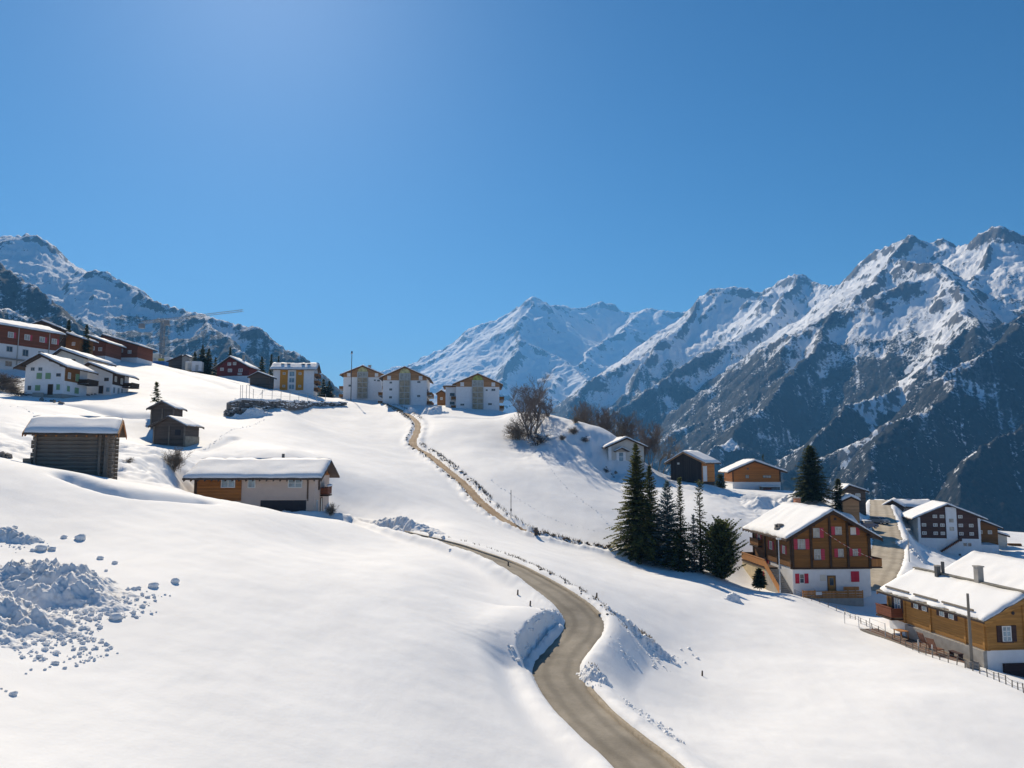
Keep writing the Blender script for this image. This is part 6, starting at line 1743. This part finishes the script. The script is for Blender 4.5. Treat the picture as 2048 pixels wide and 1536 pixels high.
# ------------------------------------------------------------------ terrace wall with ball fence
def terrace_wall():
    pts = [(452, 832, 808), (480, 833, 799), (520, 825, 801), (560, 815, 803), (620, 812, 805), (690, 811, 806)]
    B = [G(px, py) for px, py, _ in pts]
    T = [zof(t, g[1]) for g, (_, _, t) in zip(B, pts)]
    o = empty("terrace_wall", B[0], 0, "dark rubble terrace wall with flat snow top beyond the middle field", "wall")
    O = B[0]
    m, s, patch = MB(), MB(), MB(); rs = random.Random(8)
    for i in range(len(B) - 1):
        p, q = B[i] - O, B[i + 1] - O
        zp, zq = T[i] - O[2], T[i + 1] - O[2]
        n = max(2, int(np.linalg.norm((q - p)[:2]) / 0.55))
        dv = (q - p)[:2] / np.linalg.norm((q - p)[:2]); nv = np.array((dv[1], -dv[0]))
        m.add([(p[0], p[1], p[2] - 2), (q[0], q[1], q[2] - 2), (q[0], q[1], zq - .1), (p[0], p[1], zp - .1),
               (p[0] - nv[0] * 6, p[1] - nv[1] * 6, p[2] - 2), (q[0] - nv[0] * 6, q[1] - nv[1] * 6, q[2] - 2), (q[0] - nv[0] * 6, q[1] - nv[1] * 6, zq - .1), (p[0] - nv[0] * 6, p[1] - nv[1] * 6, zp - .1)],
              [(0, 1, 2, 3), (4, 7, 6, 5), (3, 2, 6, 7), (0, 3, 7, 4), (1, 5, 6, 2)])
        for k in range(n):
            c = p + (q - p) * ((k + .5) / n); zt = zp + (zq - zp) * ((k + .5) / n); zb = c[2] - .5
            hgt = zt - zb; rows = max(1, int(hgt / 0.5))
            for r_ in range(rows + 1):
                z0 = zb + hgt * rs.uniform(0, .9); w = 0.42 * rs.uniform(.45, 1.5); dp = rs.uniform(.05, .8); rows = 1 / max(0.05, rs.uniform(.18, .65) / hgt)
                x, y = c[0] + dv[0] * rs.uniform(-.4, .4), c[1] + dv[1] * rs.uniform(-.4, .4)
                pr = [(-w, 0.02), (w, 0.02), (w * .85, dp), (-w * .8, dp * rs.uniform(.6, 1))]
                vv = [(x + dv[0] * a * k_ + nv[0] * b * k_, y + dv[1] * a * k_ + nv[1] * b * k_, z + rs.uniform(-.06, .06)) for z, k_ in ((z0 + .03, 1.0), (z0 + hgt / rows - .03, rs.uniform(.6, .95))) for a, b in pr]
                if rs.random() < 0.38:
                    zt_ = z0 + hgt / rows - .03
                    patch.add([(x + dv[0] * a + nv[0] * b, y + dv[1] * a + nv[1] * b, zz_) for zz_ in (zt_ + .01, zt_ + rs.uniform(.1, .28)) for a, b in ((-w * .9, .02), (w * .9, .02), (w * .8, dp * rs.uniform(.8, 1.5)), (-w * .8, dp * .9))], [(0, 1, 2, 3), (7, 6, 5, 4), (0, 4, 5, 1), (1, 5, 6, 2), (2, 6, 7, 3), (3, 7, 4, 0)])
                s.add(vv, [(0, 1, 2, 3), (7, 6, 5, 4), (0, 4, 5, 1), (1, 5, 6, 2), (2, 6, 7, 3), (3, 7, 4, 0)])
        sl = snow_slab((p[0] + nv[0] * .45, p[1] + nv[1] * .45, zp - .1), (q[0] + nv[0] * .45, q[1] + nv[1] * .45, zq - .1), (q[0] - nv[0] * 6, q[1] - nv[1] * 6, zq - .1), (p[0] - nv[0] * 6, p[1] - nv[1] * 6, zp - .1), 0.5, 22, 10, 0.4)
        sl.build("wall_snow", M_SNOWROOF, o, True)
    m.build("wall_core", STONE, o)
    patch.build("snow_patch", M_SNOWROOF, o)["kind"] = "stuff"
    st = s.build("stone", STONE, o); st["kind"] = "stuff"
    return B, T
TB, TT = terrace_wall()
heap_px("rough snow slumped against the left end of the rubble terrace wall", 505, 833, 4.5, 2.2, 1.5, R(20), 85, 0.6, M_SNOWDIRTY, (70, 40), lump=0.9)
def ball_fence():
    i0 = TB[1]; o = empty("ball_fence", (TB[1][0], TB[1][1], TT[1]), 0, "thin post and wire fence with taller net posts on the snow terrace", "fence")
    base = []
    for px in (476, 480, 488, 494, 502, 520, 540, 558, 576, 594, 612, 630, 648):
        t = np.interp(px, [p for p in (452, 480, 520, 560, 620, 690)], range(6)); i = int(min(t, 4)); f = t - i
        g = TB[i] + (TB[i + 1] - TB[i]) * f; z = TT[i] + (TT[i + 1] - TT[i]) * f
        D = g[1] + 4.0
        x, y = xy(px, D)
        tall = px < 500
        zt = zof(770 if tall else 778 + (px - 500) * 0.07, D)
        base.append((x - i0[0], y - i0[1], z - .3 - TT[1], zt - TT[1]))
        MB().tube((x - i0[0], y - i0[1], z - .5 - TT[1]), (x - i0[0], y - i0[1], zt - TT[1]), 0.06, n=5).build("post", FRAME_G, o)
    for fr in (0.25, 0.6, 0.95):
        m = MB()
        for a, b in zip(base[:-1], base[1:]):
            m.tube((a[0], a[1], a[2] + (a[3] - a[2]) * fr), (b[0], b[1], b[2] + (b[3] - b[2]) * fr), 0.02, n=3, caps=False)
        m.build("wire", FRAME_G, o)
ball_fence()

# ------------------------------------------------------------------ masts, poles, lamps
def lamp_post(name, label, px, top, bot, D, r, mat, head=True, cat="lamp post", base=None):
    x, y = xy(px, D); z = zof(bot, D) if base is None else base; h = zof(top, D) - z
    o = empty(name, (x, y, z), 0, label, cat)
    MB().tube((0, 0, -1.2), (0, 0, h), r, r * .7, 8).build("pole", mat, o)
    if head:
        MB().box(-0.16 - r, 0.16 + r, -0.35, 0.12, h + .002, h + 0.22).build("lamp_head", PALEMETAL, o)
    return o, h
o, h = lamp_post("floodlight_mast", "very tall thin mast in front of the left apartment block", 699, 708, 803, 232, 0.14, DARKMETAL, cat="mast")
MB().tube((0, 0, h + .23), (0, 0, h + .9), 0.28, 0.2, 8).build("mast_top", DARKMETAL, o)
o, h = lamp_post("street_lamp", "pale lamp post standing at the big chalet's front left corner", 1551, 1079, 1170, 95, 0.09, PALEMETAL)
o, h = lamp_post("street_lamp", "slim grey lamp post behind the honey house ridge by the village road", 1808, 1060, 1140, 118, 0.085, FRAME_G)
o, h = lamp_post("telegraph_pole", "weathered wooden pole at the fence before the honey timber house", 1919, 1187, 1334, 56.3, 0.13, W_POLE, head=False, cat="pole")
MB().box(-0.35, 0.35, -0.3, 0.3, -0.5, 0.42).build("stone_foot", STONE, o)
g = G(1022, 1036)
o = empty("marker_pole", g, 0, "lone thin pole with small box beside the footpath", "pole")
hh = 55 * g[1] / FPX
MB().tube((0, 0, -.5), (0, 0, hh), 0.06, 0.05, 6).build("pole", W_POLE, o); MB().box(-.12, .12, -.12, .12, hh * .25, hh * .25 + .35).build("box", DARKMETAL, o)
g = G(1072, 1070)
o = empty("path_post", g, 0, "squat dark post at the bend of the footpath", "post")
MB().box(-.22, .22, -.22, .22, -.3, 0.95).build("post_body", W_BLACK, o); MB().box(-.26, .26, -.26, .26, .952, 1.05).build("post_cap", CONC, o)
for px, py, lab in ((1035, 1190, "small dark stake left of the road, farther of two"), (1060, 1212, "small dark stake left of the road just above the bend"), (1193, 1196, "small stake in the field right of the road"), (1404, 1352, "thin stick standing in the snow right of the road bend"), (1016, 1134, "tiny stake on the far edge of the road before the bend")):
    g = G(px, py); o = empty("stake", g, 0, lab, "stake"); k = g[1] / FPX
    MB().tube((0, 0, -.3), (0.03, 0, 10 * k), 2.0 * k, 1.4 * k, 6).build("stake_body", W_BLACK, o)

# ------------------------------------------------------------------ wire fence along the lower field
def wire_fence():
    pts = [(1590, 1190), (1640, 1207), (1690, 1229), (1722, 1248), (1758, 1265), (1800, 1288), (1838, 1306), (1880, 1320), (1930, 1336), (1975, 1354), (2012, 1369), (2048, 1386), (2100, 1408)]
    g = [G(*p) for p in pts]
    o = empty("wire_fence", g[0], 0, "low wire fence with thin wooden posts crossing the lower right field", "fence")
    tops = []
    for i in range(len(g) - 1):
        for f in (0.0, 0.34, 0.67):
            p = g[i] + (g[i + 1] - g[i]) * f; z = float(gz(p[0], p[1]))
            q = p - g[0]; q[2] = z - g[0][2]; rr = random.Random(i * 3 + int(f * 3))
            hgt = rr.uniform(.45, .7); lx = rr.gauss(0, .05)
            MB().tube((q[0], q[1], q[2] - .3), (q[0] + lx, q[1], q[2] + hgt), 0.04, 0.035, 5).build("post", W_POLE, o)
            tops.append((q[0] + lx, q[1], q[2] + hgt))
    for dz in (-.06, -.3):
        m = MB()
        for a, b in zip(tops[:-1], tops[1:]):
            m.tube((a[0], a[1], a[2] + dz), (b[0], b[1], b[2] + dz), 0.014, n=3, caps=False)
        m.build("wire", DARKMETAL, o)
wire_fence()

# ------------------------------------------------------------------ deck, rails and chairs along the honey timber house
def deck_things():
    M = Matrix.Translation(LH.root.location) @ Matrix.Rotation(LH.yaw, 4, 'Z')
    def place(u, n, z): return M @ Vector((-n, u, z))
    zd = -0.22
    o = empty("deck", LH.root.location, LH.yaw, "brown plank deck along the honey timber house's field side", "deck")
    for k in range(9):
        MB().box(-2.4 + k * 0.235, -2.4 + k * 0.235 + 0.22, 0.5, 12.6, zd - .09, zd).build("plank", W_BENCH if k % 2 else W_POLE, o)
    MB().box(-2.5, -2.41, 0.4, 12.7, zd - 0.3, zd + .02).build("edge_board", W_POLE, o)
    MB().box(-2.39, -0.31, 0.5, 12.5, zd - 1.6, zd - .1).build("deck_base", CONC, o)
    def hoop(u0, u1, n, hgt, lab):
        o = empty("hoop_rail", place(u0, n, zd), LH.yaw, lab, "railing")
        m = MB(); L = u1 - u0
        m.tube((0, 0, -.8), (0, 0, hgt), 0.035, n=6).tube((0, 0, hgt), (0, L, hgt), 0.035, n=6).tube((0, L, hgt), (0, L, -.8), 0.035, n=6)
        m.build("tube", PALEMETAL, o)
    hoop(9.3, 11.6, 2.2, 1.15, "pale tube hoop rail at the balcony end of the deck")
    hoop(13.2, 15.6, 2.3, 0.95, "thin tube hoop rail standing in snow beyond the deck's far end")
    for u, lab in ((4.7, "short white post in front of the deck chairs, farther one"), (3.0, "short white post at the near end of the deck")):
        o = empty("rail_post", place(u, 2.3, zd), 0, lab, "post"); MB().tube((0, 0, -.6), (0, 0, 0.85), 0.05, n=6).build("tube", PALEMETAL, o)
    def deck_chair(u, n, yaw, lab):
        o = empty("deck_chair", place(u, n, zd), LH.yaw + yaw, lab, "deck chair")
        for k in range(6):
            MB().box(-0.35, 0.35, 0.35 + k * .05, 0.37 + k * .05, 0.45 + k * .13, 0.56 + k * .13).build("slat", W_BENCH, o)
        for k in range(5):
            MB().box(-0.35, 0.35, -0.35 + k * .14, -0.25 + k * .14, 0.38, 0.41).build("slat", W_BENCH, o)
        for sx in (-.38, .38):
            MB().tube((sx, -.35, .38), (sx, .42, .38), 0.03, n=5).tube((sx, .32, .36), (sx, .68, 1.25), 0.03, n=5).build("side_rail", W_BENCH, o)
            for sy in (-.32, .4): MB().tube((sx, sy, 0), (sx, sy, .38), 0.03, n=5).build("leg", W_BENCH, o)
    deck_chair(5.4, 1.0, R(90), "slatted brown deck chair leaning at the house wall, farther of two")
    deck_chair(3.6, 1.5, R(100), "slatted brown deck chair nearer the wooden pole")
    o = empty("bench", place(2.2, 0.9, zd), LH.yaw + R(90), "low dark bench at the near corner of the honey timber house", "bench")
    MB().box(-.6, .6, -.2, .2, .40, .45).build("seat", SHUT_DARK, o)
    for sx in (-.5, .5): MB().box(sx - .04, sx + .04, -.18, .18, 0, .398).build("leg", SHUT_DARK, o)
    o = empty("wooden_table", place(8.6, 1.2, zd), LH.yaw, "small wooden table between the deck chairs and balcony", "table")
    MB().box(-.4, .4, -.5, .5, .68, .72).build("table_top", W_RAIL, o)
    for sx in (-.34, .34):
        for sy in (-.44, .44): MB().box(sx - .03, sx + .03, sy - .03, sy + .03, 0, .678).build("leg", W_RAIL, o)
deck_things()

# ------------------------------------------------------------------ parked cars at the head of the village road
def car(label, px, pyb, D, yaw, mat, snow=True):
    x, y = xy(px, D); z = float(gz(x, y)) + 0.02
    o = empty("parked_car", (x, y, z), yaw, label, "car", None)
    body = [(-2.1, .35), (-2.15, .75), (-1.95, .92), (-1.1, .98), (1.15, 1.0), (2.0, .88), (2.12, .6), (2.08, .33)]
    cabin = [(-1.75, .95), (-1.35, 1.42), (-.2, 1.50), (.55, 1.45), (1.25, .98)]
    MB().prism(body, 'y', -.85, .85).build("body", mat, o)
    MB().prism(cabin, 'y', -.74, .74).build("cabin", mat, o)
    for sy in (-1, 1):
        g = [(-1.45, 1.0), (-1.2, 1.36), (-.2, 1.42), (.45, 1.38), (1.0, 1.02)]
        a, b = (.742, .75) if sy > 0 else (-.75, -.742)
        MB().prism(g, 'y', a, b).build("side_window", GL_DARK, o)
        for wx in (-1.35, 1.35):
            w = MB().tube((wx, sy * .66, .32), (wx, sy * .87, .32), .32, n=14).build("wheel", DARKVOID, o)
            MB().tube((wx, sy * .872, .32), (wx, sy * .885, .32), .18, n=10).build("rim", METAL, w)
        MB().box(2.06, 2.13, sy * .6 - .16, sy * .6 + .16, .62, .76).build("headlight", FRAME_W, o)
        MB().box(-2.17, -2.1, sy * .65 - .12, sy * .65 + .12, .66, .84).build("tail_light", SHUT_RED, o)
    MB().add([(.62, -.66, 1.44), (.62, .66, 1.44), (1.27, .70, 1.01), (1.27, -.70, 1.01)], [(0, 1, 2, 3)]).build("windscreen", GL_DARK, o)
    if snow: snow_slab((-1.3, -.7, 1.5), (.5, -.7, 1.5), (.5, .7, 1.5), (-1.3, .7, 1.5), .16, 10, 8, .05).build("roof_snow", M_SNOWROOF, o, True)
CARBLUE = simple("dark_blue_paint", (0.02, 0.05, 0.12), 0.3, 0.1, 2.0, spec=0.6)
CARGREY = simple("grey_paint", (0.16, 0.18, 0.20), 0.3, 0.1, 2.0, spec=0.6)
car("dark blue car with snow on its roof parked behind the big chalet", 1728, 1040, 150, R(20), CARBLUE)
car("grey car parked nearer the village road behind the big chalet", 1752, 1040, 158, R(-70), CARGREY, False)
# timber stack in the snow at the right edge
g = G(2030, 1092)
o = empty("log_stack", g, R(-12), "short stack of brown logs lying in snow at the right edge", "log stack")
for k in range(7):
    a, b = (k, 0) if k < 4 else (k - 3.5, 1)
    MB().tube((-1.6, a * .34, .15 + b * .3), (1.6, a * .34, .15 + b * .3), 0.17, n=7).build("log", W_CHALET, o)
